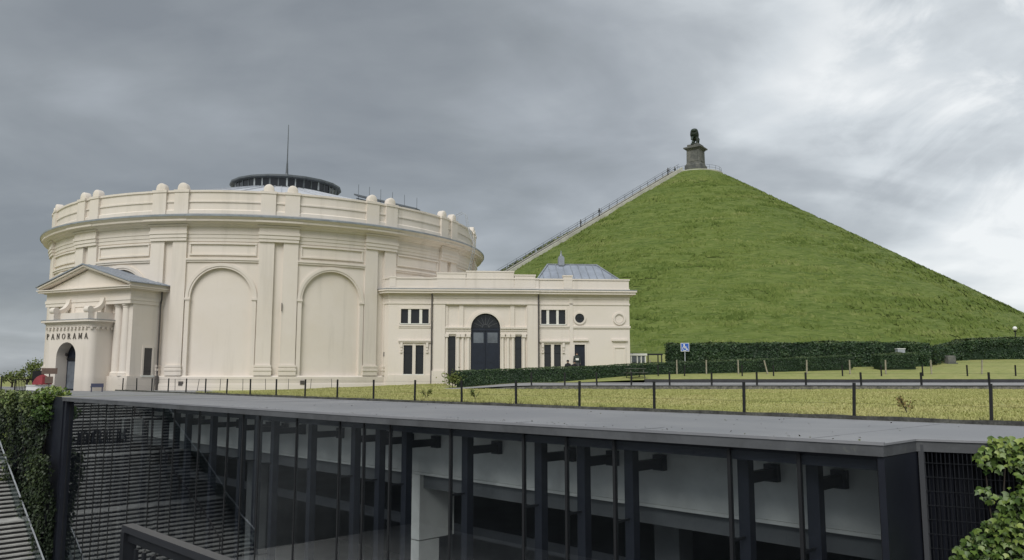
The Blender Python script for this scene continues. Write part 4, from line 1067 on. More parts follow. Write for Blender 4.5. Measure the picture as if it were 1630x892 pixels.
def frame(x0, x1, z0, z1, wd, y0, y1, name='window_surround'):
    m = MB(); m.box(x0 - wd, x1 + wd, y0, y1, z1, z1 + wd); m.box(x0 - wd, x0, y0, y1, z0, z1); m.box(x1, x1 + wd, y0, y1, z0, z1); return m.build(name, 'stucco', AN)
for wv in wins_up: frame(*wv, 0.11, -0.05, 0.0)
for x0_, x1_ in ((0.70, 3.05), (10.66, 12.85)):
    MB().box(x0_, x1_, -0.08, 0.0, 4.40, 4.52).box(x0_, x1_, -0.04, 0.0, 4.30, 4.399).build('string_course', 'stucco', AN)
    MB().box(x0_, x1_, -0.16, 0.0, 3.34, 3.43).box(x0_ + 0.06, x1_ - 0.06, -0.10, 0.0, 3.25, 3.339).build('window_hood', 'stucco', AN)
for x_ in (0.92, 2.72, 10.92, 12.42):
    MB().box(x_ - 0.08, x_ + 0.08, -0.12, 0.0, 2.95, 3.249).box(x_ - 0.06, x_ + 0.06, -0.08, 0.0, 2.72, 2.949).box(x_ - 0.08, x_ + 0.08, -0.10, 0.0, 2.55, 2.64).build('bracket', 'stucco', AN)
MB().box(1.70, 1.91, -0.03, 0.0, 1.0, 3.2).box(0.98, 1.07, -0.03, 0.0, 1.0, 3.2).box(2.48, 2.57, -0.03, 0.0, 1.0, 3.2).build('window_surround', 'stucco', AN)
MB().box(11.53, 11.73, -0.03, 0.0, 0.8, 3.2).box(10.92, 11.03, -0.03, 0.0, 0.8, 3.2).box(12.24, 12.34, -0.03, 0.0, 0.8, 3.2).build('window_surround', 'stucco', AN)
# right part: pilaster strips, string, round window, door, blind panel
MB().box(12.86, 13.12, -0.05, 0.0, G0, 6.699).build('pilaster_strip', 'stucco', AN)
MB().box(13.12, LW + 0.05, -0.09, 0.0, 4.36, 4.50).box(13.12, LW + 0.03, -0.04, 0.0, 4.28, 4.359).build('string_course', 'stucco', AN)
rwn = MB().prism([(13.6 + 0.34 * math.cos(2 * PI * i / 28), 5.05 + 0.34 * math.sin(2 * PI * i / 28)) for i in range(28)], -0.01, 0.02).build('round_window', 'window_dark', AN)
def ring_(cx_, cz_, r0, r1, y0, y1, mat, par, name='surround'):
    rings = []
    for i in range(33):
        a = 2 * PI * i / 32; c_, s_ = math.cos(a), math.sin(a); rings.append([(cx_ + r0 * c_, y0, cz_ + r0 * s_), (cx_ + r0 * c_, y1, cz_ + r0 * s_), (cx_ + r1 * c_, y1, cz_ + r1 * s_), (cx_ + r1 * c_, y0, cz_ + r1 * s_)])
    return MB().loft(rings, caps=False).build(name, mat, par)
ring_(13.6, 5.05, 0.335, 0.46, 0.0, -0.09, 'stucco', rwn)
MB().box(13.585, 13.615, -0.03, -0.011, 4.72, 5.38).box(13.27, 13.93, -0.034, -0.012, 5.035, 5.065).build('muntin', 'dark_metal', rwn)
ring_(16.49, 5.03, 0.33, 0.45, 0.0, -0.09, 'stucco', AN, 'round_blind_frame'); ring_(16.49, 5.03, 0.27, 0.30, 0.0, -0.04, 'stucco', AN, 'round_blind_frame')
d2 = MB().box(door2[0], door2[1], 0.10, 0.14, 0.3, door2[3]).build('side_door', 'door_blue', AN)
MB().box(door2[0] + 0.1, door2[1] - 0.1, 0.085, 0.0995, 1.9, 2.9).build('door_panel', 'door_blue', d2)
frame(13.22, 13.97, 0.3, 3.16, 0.10, -0.04, 0.0, 'door_surround')
MB().box(13.12, 14.22, -0.15, 0.0, 3.42, 3.54).build('door_hood', 'stucco', AN)
MB().box(15.92, 17.06, -0.15, 0.0, 3.42, 3.54).box(16.0, 17.0, -0.08, 0.0, 3.34, 3.419).build('blind_hood', 'stucco', AN)
frame(16.14, 16.86, 0.5, 2.92, 0.09, -0.05, 0.0, 'blind_panel_frame')
# plinths
MB().box(-0.02, 3.12, -0.10, 0.0, G0, 1.0).build('plinth', 'stucco', AN)
MB().box(3.05, 3.96, -0.26, -0.14, G0, 1.3).build('plinth', 'stucco', AN); MB().box(9.82, 10.63, -0.26, -0.14, G0, 1.3).build('plinth', 'stucco', AN)
MB().box(10.64, 13.2, -0.10, 0.0, G0, 0.85).box(14.0, LW + 0.1, -0.10, 0.0, G0, 1.0).build('plinth', 'stucco', AN)
# frieze, cornice, parapet follow the chamfer at the left
def run(y_off, z0, z1, name, mat):
    o = y_off; ol_ = [(-0.75 - o, 4), (-0.75 - o, 0.75 - o * 0.41), (-o * 0.41, -o), (3.05, -o), (3.05, -o - 0.14), (10.65, -o - 0.14), (10.65, -o), (LW + o, -o), (LW + o, 9), (-0.75, 9)]
    return MB().slab(ol_, z0, z1).build(name, mat, AN)
run(0.05, 6.0, 6.12, 'frieze_band', 'stucco')
run(0.04, 6.42, 6.66, 'frieze', 'stucco'); run(0.16, 6.661, 6.74, 'cornice_bed', 'stucco'); run(0.40, 6.741, 6.90, 'cornice', 'stucco'); run(0.48, 6.901, 7.02, 'cornice_lip', 'stucco'); run(0.50, 7.021, 7.07, 'lead_flashing', 'lead')
run(0.0, 7.071, 7.80, 'parapet', 'stucco'); run(0.06, 7.801, 7.90, 'parapet_coping', 'stucco'); run(0.05, 7.071, 7.2, 'parapet_base', 'stucco')
for x0_, x1_, zt in ((0.0, 0.45, 7.98), (3.35, 5.40, 8.26), (5.45, 8.85, 8.40), (8.90, 10.4, 8.16), (12.45, 13.1, 8.16)):
    MB().box(x0_, x1_, -0.17 if 3 < x0_ < 10 else -0.05, 0.35, 7.21, zt - 0.1).box(x0_ - 0.04, x1_ + 0.04, -0.20 if 3 < x0_ < 10 else -0.08, 0.4, zt - 0.099, zt).build('parapet_block', 'stucco', AN)
for x_ in (3.03, 10.62):
    MB().tube([(x_, -0.30, 6.7), (x_, -0.22, 6.4), (x_, -0.20, 0.0)], 0.055, 8).build('drainpipe', 'pipe', AN)
MB().box(-0.35, -0.22, 0.28, 0.42, 2.3, 2.6).build('wall_box', 'pipe', AN)
# zinc hipped roof with finial
rx0, rx1, ry0, ry1, rz0, rz1 = 10.6, 16.9, 0.9, 6.0, 7.85, 9.40; ra0, ra1 = 11.75, 15.5; rym = 3.4
hm = MB().add([(rx0, ry0, rz0), (rx1, ry0, rz0), (rx1, ry1, rz0), (rx0, ry1, rz0), (ra0, rym, rz1), (ra1, rym, rz1)], [(0, 1, 5, 4), (1, 2, 5), (2, 3, 4, 5), (3, 0, 4)])
hr = hm.build('hipped_roof', 'zinc', AN)
for i in range(1, 11):
    x_ = rx0 + (rx1 - rx0) * i / 11
    f_ = 1.0
    if x_ < ra0: f_ = (x_ - rx0) / (ra0 - rx0)
    elif x_ > ra1: f_ = (rx1 - x_) / (rx1 - ra1)
    MB().bar((x_, ry0, rz0 + 0.03), (x_, ry0 + (rym - ry0) * f_, rz0 + (rz1 - rz0) * f_ + 0.03), 0.04, 0.06).build('roof_seam', 'lead', hr)
for p, q in (((rx0, ry0, rz0), (ra0, rym, rz1)), ((rx1, ry0, rz0), (ra1, rym, rz1)), ((ra0, rym, rz1), (ra1, rym, rz1))): MB().bar(Vector(p) + Vector((0, 0, .04)), Vector(q) + Vector((0, 0, .04)), 0.12, 0.07).build('ridge_cap', 'lead', hr)
fi = MB().box(12.55, 12.99, 3.1, 3.6, 9.3, 9.95).box(12.60, 12.94, 3.15, 3.55, 9.951, 10.05).tube([(12.77, 3.35, 10.05), (12.77, 3.35, 10.25)], 0.12, 8, r1=0.07).tube([(12.77, 3.35, 10.25), (12.77, 3.35, 10.5)], 0.05, 8, r1=0.02)
fi.build('chimney', 'lead', hr)

# ------------------------------------------------------------------ the mound
MD = 168.0; MAZ = R(13.45); MX, MY = MD * math.sin(MAZ), MD * math.cos(MAZ)
MH = 45.3 + CAMZ; MK = 0.60; PR = 5.4                  # virtual apex height, slope, platform radius
def mound_h(rho):
    rho = np.asarray(rho, float); z = MH - MK * rho
    foot = 3.0 + 2.2 * np.exp(-np.clip(rho - 66, 0, None) / 7.0)
    return np.where(rho > 66, np.maximum(z, 0) * 0 + foot + (MH - MK * 66 - 5.2) * np.exp(-np.clip(rho - 66, 0, None) / 4.5) , z)
def view_ang(psi):     # direction at angle psi from 'towards the camera', positive to the viewer's right
    b = math.atan2(-MX, -MY); return (math.sin(b - psi), math.cos(b - psi))
def mound():
    front = np.linspace(-95, 95, 560); back = np.linspace(95, 265, 60)[1:-1]
    psi = np.radians(np.concatenate([front, back])); rho = np.concatenate([np.linspace(PR - 0.6, 70, 230), np.linspace(70.5, 90, 24)])
    P_, Q_ = np.meshgrid(psi, rho, indexing='ij')
    b = math.atan2(-MX, -MY)
    arc = P_ * 40.0
    Z = mound_h(Q_)
    fade = np.clip((Q_ - PR) / 4.0, 0, 1)
    n = (fbm(P_ * Q_ * 0.55, Q_ * 1.5, 4, 21) - 0.47) * 0.55 + (fbm(P_ * Q_ * 0.12, Q_ * 0.25, 3, 5) - 0.45) * 0.9 + (vnoise(P_ * Q_ * 1.6, Q_ * 3.0, 9) - 0.5) * 0.14
    Z = Z + n * fade * 0.8
    Z = Z - 0.023 * Q_ * sm(P_ / 1.05) * sm((4.0 - P_) / 1.5)
    X = MX + Q_ * np.sin(b - P_); Y = MY + Q_ * np.cos(b - P_)
    n1_, n2_ = P_.shape; idx = np.arange(n1_ * n2_).reshape(n1_, n2_); nx = np.roll(idx, -1, axis=0)
    F = np.stack([idx[:, :-1], nx[:, :-1], nx[:, 1:], idx[:, 1:]], -1).reshape(-1, 4)
    me = raw_mesh('mound', np.stack([X, Y, Z], -1).reshape(-1, 3), F, 'grass_mound', True)
    uv = me.uv_layers.new(name='UVMap'); li = np.zeros(len(me.loops), np.int32); me.loops.foreach_get('vertex_index', li)
    UVv = np.stack([(P_ * np.maximum(Q_, 20)).ravel(), (Q_ * 1.17).ravel()], -1)
    uv.data.foreach_set('uv', UVv[li].astype(np.float32).ravel())
    setp(obj('mound', me), kind='structure')
mound()
def tufts():
    n = 110000; ps = np.radians(rng.uniform(-72, 75, n)); rh = np.sqrt(rng.uniform(7.0 ** 2, 76.0 ** 2, n)); b = math.atan2(-MX, -MY)
    den = fbm(ps * rh * 0.5, rh * 1.4, 4, 33); ok = den > 0.43; ps, rh, den = ps[ok], rh[ok], den[ok]; n = len(ps)
    X = MX + rh * np.sin(b - ps); Y = MY + rh * np.cos(b - ps); Z = mound_h(rh) - 0.023 * rh * sm(ps / 1.05)
    h = rng.uniform(0.08, 0.24, n) * (0.6 + den); wd = rng.uniform(0.10, 0.42, n); a = b - ps + rng.normal(0, 0.5, n); ax, ay = np.cos(a) * wd, -np.sin(a) * wd
    ox, oy = np.sin(b - ps), np.cos(b - ps); lean = rng.uniform(0.7, 1.6, n) * h
    V = np.stack([np.stack([X - ax, Y - ay, Z - 0.12], -1), np.stack([X + ax, Y + ay, Z - 0.12], -1), np.stack([X - ox * lean + rng.normal(0, .1, n), Y - oy * lean, Z + h + lean * 0.55], -1)], 1).reshape(-1, 3)
    me = raw_mesh('grass_tufts', V, np.arange(n * 3).reshape(-1, 3), 'blade_mound'); at_ = me.attributes.new('tint', 'FLOAT', 'POINT')
    tint = np.clip(fbm(ps * rh * 0.14, rh * 0.9, 4, 61) * 1.5 - 0.28 + rng.normal(0, 0.13, n), 0, 1); at_.data.foreach_set('value', np.repeat(tint, 3).astype(np.float32))
    setp(obj('grass_tufts', me), 'tufted green grass covering the slope of the mound', 'grass', kind='stuff')
tufts()
PZ = float(mound_h(PR)) + 0.05
def mp(psi, rho, dz=0.0, lat=0.0):
    dx, dy = view_ang(psi); lx, ly = -dy, dx
    return Vector((MX + dx * rho + lx * lat, MY + dy * rho + ly * lat, float(mound_h(rho)) + dz))
# stair up the mound
PSI = R(-50.0)
ms = empty('mound_staircase', mp(PSI, 66), 0, 'straight concrete stair with pale kerbs climbing the left side of the grass mound', 'stairs')
def rel(v, o): return Vector(v) - o.location
def ribbon(lat0, lat1, dz0, dz1, r0=PR - 0.3, r1=66.0, n=40):
    rings = []
    for i in range(n + 1):
        r = r0 + (r1 - r0) * i / n
        rings.append([rel(mp(PSI, r, dz0, lat0), ms), rel(mp(PSI, r, dz0, lat1), ms), rel(mp(PSI, r, dz1, lat1), ms), rel(mp(PSI, r, dz1, lat0), ms)])
    return MB().loft(rings)
sgl = 1.0
# which lateral sign faces the camera
_c = mp(PSI, 30); _a = mp(PSI, 30, 0, 1.0); sgl = 1.0 if _a.length < _c.length else -1.0
ribbon(sgl * 1.25, sgl * 1.9, -0.6, 0.66).build('kerb', 'kerb_light', ms)
ribbon(-sgl * 1.25, -sgl * 1.6, -0.6, 0.62).build('kerb', 'kerb_light', ms)
sm_ = MB(); nst2 = 226
for i in range(nst2):
    r = 66 - (66 - PR) * i / nst2; r2 = 66 - (66 - PR) * (i + 1) / nst2
    z1_ = float(mound_h(r2)) + 0.34
    a, b, c_, d = [mp(PSI, q, 0, l) for q, l in ((r, -1.24), (r, 1.24), (r2, 1.24), (r2, -1.24))]
    for v in (a, b, c_, d): v.z = z1_
    lo = [v.copy() for v in (a, b, c_, d)]
    for v in lo: v.z = z1_ - 0.8
    vs = [rel(v, ms) for v in lo + [a, b, c_, d]]
    sm_.add(vs, [(4, 5, 6, 7), (0, 1, 5, 4), (1, 2, 6, 5), (2, 3, 7, 6), (3, 0, 4, 7)])
so_ = sm_.build('steps', 'stone_wall', ms); so_['kind'] = 'stuff'
for side in (sgl * 1.2, -sgl * 1.45):
    rail = MB()
    for h in (1.0, 0.55): rail.tube([rel(mp(PSI, r, 0.62 + h, side), ms) for r in np.linspace(PR, 66, 30)], 0.03, 5)
    rail.build('handrail', 'rail_metal', ms)
    pst = MB().tube([(0, 0, 0), (0, 0, 1.0)], 0.035, 5).mesh('rail_post', 'rail_metal')
    for r in np.arange(PR + 0.5, 66, 1.9): obj('rail_post', pst, ms, rel(mp(PSI, r, 0.6, side), ms))
# grass tufts along the stair's far side
P = []
for i in range(2600):
    r = random.uniform(24, 66); lat = -sgl * random.uniform(1.7, 3.2); P.append(mp(PSI, r, random.uniform(0.05, 0.9) * min(1, (r - 22) / 12), lat))
P = np.array(P)
sg = empty('scrub', mp(PSI, 60, 0, -sgl * 2.4), 0, 'rough green scrub along the far edge of the mound stair', 'bushes')
leaves('leaf_mass', P - np.array(sg.location), rng.normal(0, 1, P.shape), 0.42, 'leaf_weed', sg, 0.5, 'd', rng.random(len(P)) * 0.6)

# viewing platform with railing
vp = empty('summit_platform', (MX, MY, PZ - 0.9), 0, 'round pale stone platform with thin railing on the mound summit', 'platform')
MB().lathe([(0.01, 0.95), (PR + 0.1, 0.95), (PR + 0.15, 0.90), (PR + 0.15, -0.6)], 64).build('platform_edge', 'kerb_light', vp)
ra_ = MB()
for h in (1.0, 0.5): ra_.tube([((PR - 0.2) * math.sin(a), -(PR - 0.2) * math.cos(a), 0.95 + h) for a in np.linspace(0, 2 * PI, 49)], 0.025, 5, False)
ra_.build('handrail', 'rail_metal', vp)
pst = MB().tube([(0, 0, 0), (0, 0, 1.0)], 0.03, 5).mesh('rail_post', 'rail_metal')
for i in range(20): a = 2 * PI * i / 20; obj('rail_post', pst, vp, ((PR - 0.2) * math.sin(a), -(PR - 0.2) * math.cos(a), 0.95))

# pedestal
PT = PZ + 0.05
PROT = MAZ * -1 + R(-22)
ped = empty('monument_pedestal', (MX, MY, PT), PROT, 'tall weathered stone pedestal on top of the mound', 'pedestal')
def sq_lathe(prof, name, mat, par):
    rings = [[(-h * .92, -h * .92, z), (h * .92, -h * .92, z), (h * .92, h * .92, z), (-h * .92, h * .92, z)] for h, z in prof]
    return MB().loft(rings).build(name, mat, par)
for i, (h, z0, z1) in enumerate(((2.75, -0.3, 0.28), (2.45, 0.281, 0.56), (2.2, 0.561, 0.85))): MB().box(-h, h, -h, h, z0, z1).build('step', 'monument_stone', ped)
sq_lathe([(1.95, 0.851), (1.95, 1.95), (1.86, 2.05), (1.72, 2.15)], 'plinth', 'monument_stone', ped)
sq_lathe([(1.62, 2.151), (1.60, 2.4), (1.55, 5.25)], 'shaft', 'monument_stone', ped)
sq_lathe([(1.58, 2.151), (1.70, 2.152), (1.70, 2.3), (1.61, 2.42)], 'base_moulding', 'monument_stone', ped)
sq_lathe([(1.58, 5.251), (1.72, 5.35), (1.78, 5.5), (2.10, 5.62), (2.12, 5.86), (1.9, 5.95)], 'cornice', 'monument_stone', ped)
sq_lathe([(1.45, 5.951), (1.42, 6.5), (1.36, 6.55)], 'cap_block', 'monument_stone', ped)
for j, (rz, s_) in enumerate(((0, 1), (PI / 2, 1), (PI, 1), (-PI / 2, 1))):
    m = MB(); m.box(-1.0, 1.0, -1.52, -1.44, 2.75, 4.95); m.build('panel', 'monument_stone', ped, rot=(0, 0, rz))

# figures by skin modifier
def skin_mesh(name, verts, edges, radii, mats, sub=2, post=None):
    me = bpy.data.meshes.new(name); me.from_pydata(verts, edges, []); ob = bpy.data.objects.new(name, me); COL.objects.link(ob)
    md = ob.modifiers.new('skin', 'SKIN'); md.use_smooth_shade = True
    for v, r in zip(me.skin_vertices[0].data, radii): v.radius = (r, r) if not isinstance(r, tuple) else r
    me.skin_vertices[0].data[0].use_root = True
    sb = ob.modifiers.new('sub', 'SUBSURF'); sb.levels = sub; sb.render_levels = sub
    bpy.context.view_layer.update()
    out = bpy.data.meshes.new_from_object(ob.evaluated_get(bpy.context.evaluated_depsgraph_get()))
    bpy.data.objects.remove(ob); out.materials.clear()
    for m in mats: out.materials.append(MATS[m])
    if post:
        idx = [post(p.center) for p in out.polygons]; out.polygons.foreach_set('material_index', idx)
    out.shade_smooth(); return out
# lion (x forward), about 3 m tall, right forepaw on a ball
LV = [(-0.95, 0, 1.55), (-0.3, 0, 1.55), (0.35, 0, 1.68), (0.75, 0, 2.05), (1.05, 0, 2.45), (1.30, 0, 2.42), (1.55, 0, 2.28),      # pelvis..neck, head, muzzle 0-6
      (0.55, 0.32, 1.30), (0.60, 0.34, 0.75), (0.58, 0.34, 0.15), (0.80, 0.34, 0.08),                                               # left fore 7-10
      (0.60, -0.32, 1.35), (1.00, -0.34, 1.10), (1.15, -0.34, 0.72), (1.32, -0.34, 0.66),                                            # right fore raised 11-14
      (-0.95, 0.30, 1.15), (-0.72, 0.33, 0.80), (-1.10, 0.33, 0.45), (-1.02, 0.33, 0.10), (-0.80, 0.33, 0.07),                       # left hind 15-19
      (-1.05, -0.30, 1.15), (-0.95, -0.33, 0.80), (-1.40, -0.33, 0.45), (-1.32, -0.33, 0.10), (-1.10, -0.33, 0.07),                   # right hind 20-24
      (-1.30, 0, 1.50), (-1.60, 0, 1.15), (-1.72, 0, 0.65), (-1.85, 0, 0.35)]                                                         # tail 25-28
LE = [(0, 1), (1, 2), (2, 3), (3, 4), (4, 5), (5, 6), (2, 7), (7, 8), (8, 9), (9, 10), (2, 11), (11, 12), (12, 13), (13, 14), (0, 15), (15, 16), (16, 17), (17, 18), (18, 19), (0, 20), (20, 21), (21, 22), (22, 23), (23, 24), (0, 25), (25, 26), (26, 27), (27, 28)]
LR = [0.42, 0.42, 0.55, 0.62, 0.58, 0.38, 0.22, 0.26, 0.17, 0.13, 0.14, 0.26, 0.19, 0.14, 0.15, 0.30, 0.22, 0.13, 0.12, 0.13, 0.30, 0.22, 0.13, 0.12, 0.13, 0.08, 0.06, 0.05, 0.10]
lion_me = skin_mesh('lion_statue', LV, LE, LR, ['bronze'])
HEAD = R(-90) + PROT + R(14)
lion = empty('lion_statue', (MX, MY, PT + 6.55), HEAD, 'dark bronze lion statue standing on the stone pedestal', 'statue')
obj('body', lion_me, lion, (0, 0, 0.12)).scale = (1.1, 1.5, 1.14)
MB().box(-1.35, 1.45, -0.75, 0.75, 0.0, 0.14).build('base', 'bronze', lion)
mbl = MB().lathe([(0.30 * math.sin(PI * i / 12), 0.44 - 0.30 * math.cos(PI * i / 12)) for i in range(13)], 18); mbl.build('ball', 'bronze', lion, (1.05, -0.33, 0.0), smooth=True)

# people
def person_mesh(stride, arm, mats):
    V = [(0, 0, 0.93), (0, 0, 1.15), (0, 0, 1.38), (0, 0, 1.50), (0.02, 0, 1.60), (0.03, 0, 1.70),
         (0.02, 0.10, 0.86), (stride * 0.5, 0.11, 0.48), (stride * 0.3, 0.11, 0.09), (stride * 0.3 + 0.16, 0.12, 0.04),
         (-0.02, -0.10, 0.86), (-stride * 0.2, -0.11, 0.48), (-stride, -0.11, 0.10), (-stride + 0.16, -0.12, 0.04),
         (0, 0.19, 1.40), (-0.04, 0.25, 1.13), (0.08 + arm, 0.25, 0.92), (0.12 + arm, 0.24, 0.82),
         (0, -0.19, 1.40), (0.02, -0.25, 1.13), (0.12 + arm * 0.5, -0.24, 0.92), (0.15 + arm * 0.5, -0.23, 0.82)]
    E_ = [(0, 1), (1, 2), (2, 3), (3, 4), (4, 5), (0, 6), (6, 7), (7, 8), (8, 9), (0, 10), (10, 11), (11, 12), (12, 13), (2, 14), (14, 15), (15, 16), (16, 17), (2, 18), (18, 19), (19, 20), (20, 21)]
    r_ = [0.16, 0.15, 0.17, 0.07, 0.10, 0.09, 0.10, 0.075, 0.055, 0.045, 0.10, 0.075, 0.055, 0.045, 0.075, 0.055, 0.045, 0.04, 0.075, 0.055, 0.045, 0.04]
    return skin_mesh('body', V, E_, r_, mats, 1, lambda c: 2 if (c.z > 1.52 or (c.z < 0.86 and abs(c.y) > 0.2 and c.z > 0.7)) else (1 if c.z < 0.95 else 0))
pA = person_mesh(0.28, 0.05, ['cloth_dark', 'cloth_dark', 'skin']); pB = person_mesh(0.05, 0.12, ['cloth_grey', 'cloth_dark', 'skin']); pC = person_mesh(0.2, 0.0, ['cloth_jacket', 'cloth_grey', 'skin'])
hair = MB().lathe([(0.001, 1.835)] + [(0.115 * math.sin(PI * i / 10), 1.71 + 0.125 * math.cos(PI * i / 10)) for i in range(1, 7)], 14).mesh('hair', 'cloth_dark', True)
def person(me, loc, rz, sc, label):
    o = empty('person', loc, rz, label, 'person', 'visitors'); o.scale = (sc, sc, sc)
    obj('body', me, o); obj('hair', hair, o, (0.0, 0, -0.045)); return o
def on_stair(r, lat): v = mp(PSI, r, 0.36, lat); return v
dxs, dys = view_ang(PSI); updir = math.atan2(-dys, -dxs)
person(pA, on_stair(24.5, 0.0), updir, 0.98, 'visitor in dark clothes climbing high on the mound stair')
person(pB, on_stair(28.6, -0.3), updir, 0.92, 'visitor in grey lower on the mound stair, behind the dark-clad climber')
person(pB, on_stair(7.6, 0.2), updir, 0.98, 'visitor in grey at the head of the mound stair')
def on_top(x, y): 
    c_, s_ = math.cos(-MAZ), math.sin(-MAZ); return (MX + x * c_ - y * s_, MY + x * s_ + y * c_, PZ + 0.05)
person(pC, on_top(-4.35, -1.5), 0.4, 0.98, 'visitor standing on the summit platform left of the pedestal')
person(pA, on_top(-3.5, -1.9), 2.0, 0.62, 'small dark-clad visitor beside the pedestal steps on the summit')
hx, hy = AN.matrix_world @ Vector((0, 0, 0)), None
def ann_w(x, y): c_, s_ = math.cos(R(4.5)), math.sin(R(4.5)); return (-8.7 + x * c_ - y * s_, 55.6 + x * s_ + y * c_)
x_, y_ = ann_w(12.55, -1.2); person(pA, (x_, y_, 0.55), -1.8, 0.84, 'left of two visitors in black behind the clipped hedge by the annex')
x_, y_ = ann_w(13.02, -1.1); person(pA, (x_, y_, 0.50), -1.2, 0.84, 'right of two visitors in black behind the clipped hedge by the annex')
x_, y_ = ann_w(13.34, -0.25); pd_ = person(pC, (x_, y_, 1.0), -1.5, 0.92, 'visitor with white bag standing in the navy side doorway of the annex')
MB().box(0.12, 0.2, -0.12, 0.12, 1.12, 1.28).build('bag', 'lamp_white', pd_)

# ------------------------------------------------------------------ hedges
def hedge(name_lbl, pts, base, tops, wd, n, size, seed, rough=0.07, cat='hedge', grp='clipped hedges'):
    """pts: centre-line (x,y); base / tops: z along it"""
    o = empty('hedge', (pts[0][0], pts[0][1], base[0]), 0, name_lbl, cat, grp)
    org = np.array(o.location); seg = np.array(pts, float); L = np.r_[0, np.cumsum(np.hypot(*np.diff(seg, axis=0).T))]; tot = L[-1]
    def at(q): return np.stack([np.interp(q, L, seg[:, 0]), np.interp(q, L, seg[:, 1])], -1), np.interp(q, L, base), np.interp(q, L, tops)
    d = np.gradient(seg, axis=0)
    rings = []
    for q in np.linspace(0.08, tot - 0.08, max(12, int(tot * 1.2))):
        c, b, t = at(np.array([q])); c = c[0]; b = b[0]; t = t[0]
        q2 = at(np.array([min(q + .2, tot), max(q - .2, 0)]))[0]; dv = q2[0] - q2[1]; dv /= np.hypot(*dv) + 1e-9; nv = np.array([-dv[1], dv[0]])
        w_ = wd / 2 - 0.07
        rings.append([(*(c + nv * w_ * s_)[:2], z) for s_, z in ((-1, b - 0.2), (1, b - 0.2), (1, t - 0.07), (-1, t - 0.07))])
    core = MB().loft([[tuple(np.array(p) - org) for p in r] for r in rings])
    me = core.mesh('core', 'leaf_hedge'); at_ = me.attributes.new('tint', 'FLOAT', 'POINT'); obj('dark_core', me, o)  # solid core in the darkest leaf green paints the shade inside the hedge
    q = rng.uniform(0, tot, n); c, b, t = at(q); q2 = at(np.minimum(q + .2, tot))[0] - at(np.maximum(q - .2, 0))[0]; q2 /= np.hypot(q2[:, 0], q2[:, 1])[:, None] + 1e-9; nv = np.stack([-q2[:, 1], q2[:, 0]], -1)
    H = t - b; face = rng.random(n); pt = wd / (wd + 2 * H.mean()); lat = np.where(face < pt, rng.uniform(-wd / 2, wd / 2, n), np.where(face < pt + (1 - pt) * 0.72, 1, -1) * wd / 2)
    # the side that faces the camera gets more leaves
    sgn = np.sign((nv * (-c)).sum(1)); lat = lat * np.where(face < pt, 1, sgn)
    z = np.where(face < pt, t, b + H * rng.random(n) ** 0.9)
    lump = (fbm(q * 1.3, z * 1.6, 4, seed) - 0.47) * rough * 6
    out = np.stack([nv[:, 0] * np.sign(lat), nv[:, 1] * np.sign(lat), np.zeros(n)], -1); out[face < pt] = (0, 0, 1)
    # rounded ends
    P_ = np.concatenate([c + nv * lat[:, None], z[:, None]], 1) + out * (lump + rng.normal(0, rough * 0.5, n))[:, None]
    # end caps
    ne = int(n * 0.03); 
    for e_, sg_ in ((0, -1), (tot, 1)):
        qq = np.full(ne, e_); c2, b2, t2 = at(qq); dd_ = at(np.array([min(e_ + .2, tot), max(e_ - .2, 0)]))[0]; dv = (dd_[0] - dd_[1]); dv /= np.hypot(*dv); nn_ = np.array([-dv[1], dv[0]])
        la2 = rng.uniform(-wd / 2, wd / 2, ne); pe = np.concatenate([c2 + nn_ * la2[:, None], (b2 + (t2 - b2) * rng.random(ne))[:, None]], 1) + rng.normal(0, rough * .6, (ne, 3))
        P_ = np.concatenate([P_, pe]); out = np.concatenate([out, np.tile([dv[0] * sg_, dv[1] * sg_, 0], (ne, 1))]); lump = np.concatenate([lump, np.zeros(ne)])
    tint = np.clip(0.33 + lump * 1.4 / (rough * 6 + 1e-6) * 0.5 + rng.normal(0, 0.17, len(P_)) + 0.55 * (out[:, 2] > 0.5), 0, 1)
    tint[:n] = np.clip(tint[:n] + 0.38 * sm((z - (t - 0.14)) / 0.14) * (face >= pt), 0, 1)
    leaves('foliage', P_ - org, out + np.array([0, 0, 0.25]), size, 'leaf_hedge', o, 0.55, 'd', tint)
    return o
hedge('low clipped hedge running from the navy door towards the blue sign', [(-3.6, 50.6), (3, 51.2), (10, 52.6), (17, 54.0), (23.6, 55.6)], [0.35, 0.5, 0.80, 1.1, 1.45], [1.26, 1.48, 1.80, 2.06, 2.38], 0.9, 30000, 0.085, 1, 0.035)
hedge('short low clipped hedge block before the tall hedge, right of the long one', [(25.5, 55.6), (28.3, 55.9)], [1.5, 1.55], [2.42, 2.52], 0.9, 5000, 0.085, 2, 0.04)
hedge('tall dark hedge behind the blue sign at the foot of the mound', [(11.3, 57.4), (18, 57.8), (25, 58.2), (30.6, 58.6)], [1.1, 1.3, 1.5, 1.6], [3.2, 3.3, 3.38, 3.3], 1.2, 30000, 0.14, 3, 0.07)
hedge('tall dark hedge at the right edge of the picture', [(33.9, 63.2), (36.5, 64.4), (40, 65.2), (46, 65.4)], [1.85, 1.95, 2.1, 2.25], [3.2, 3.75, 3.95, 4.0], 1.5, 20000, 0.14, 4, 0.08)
P = []
for cx_, cy_, cz_, r_ in ((31.6, 59.8, 2.2, 0.7), (32.6, 61.0, 2.4, 0.75), (33.6, 62.2, 2.6, 0.75), (31.0, 58.9, 2.6, 0.6)):
    d = rng.normal(0, 1, (900, 3)); d /= np.linalg.norm(d, axis=1)[:, None]; P.append(np.array([cx_, cy_, cz_]) + d * (r_ * rng.uniform(0.5, 1.1, 900))[:, None])
P = np.concatenate(P); bu = empty('bush', (32.4, 60.8, 1.7), 0, 'loose dark bush in the gap between the two tall hedges', 'bush')
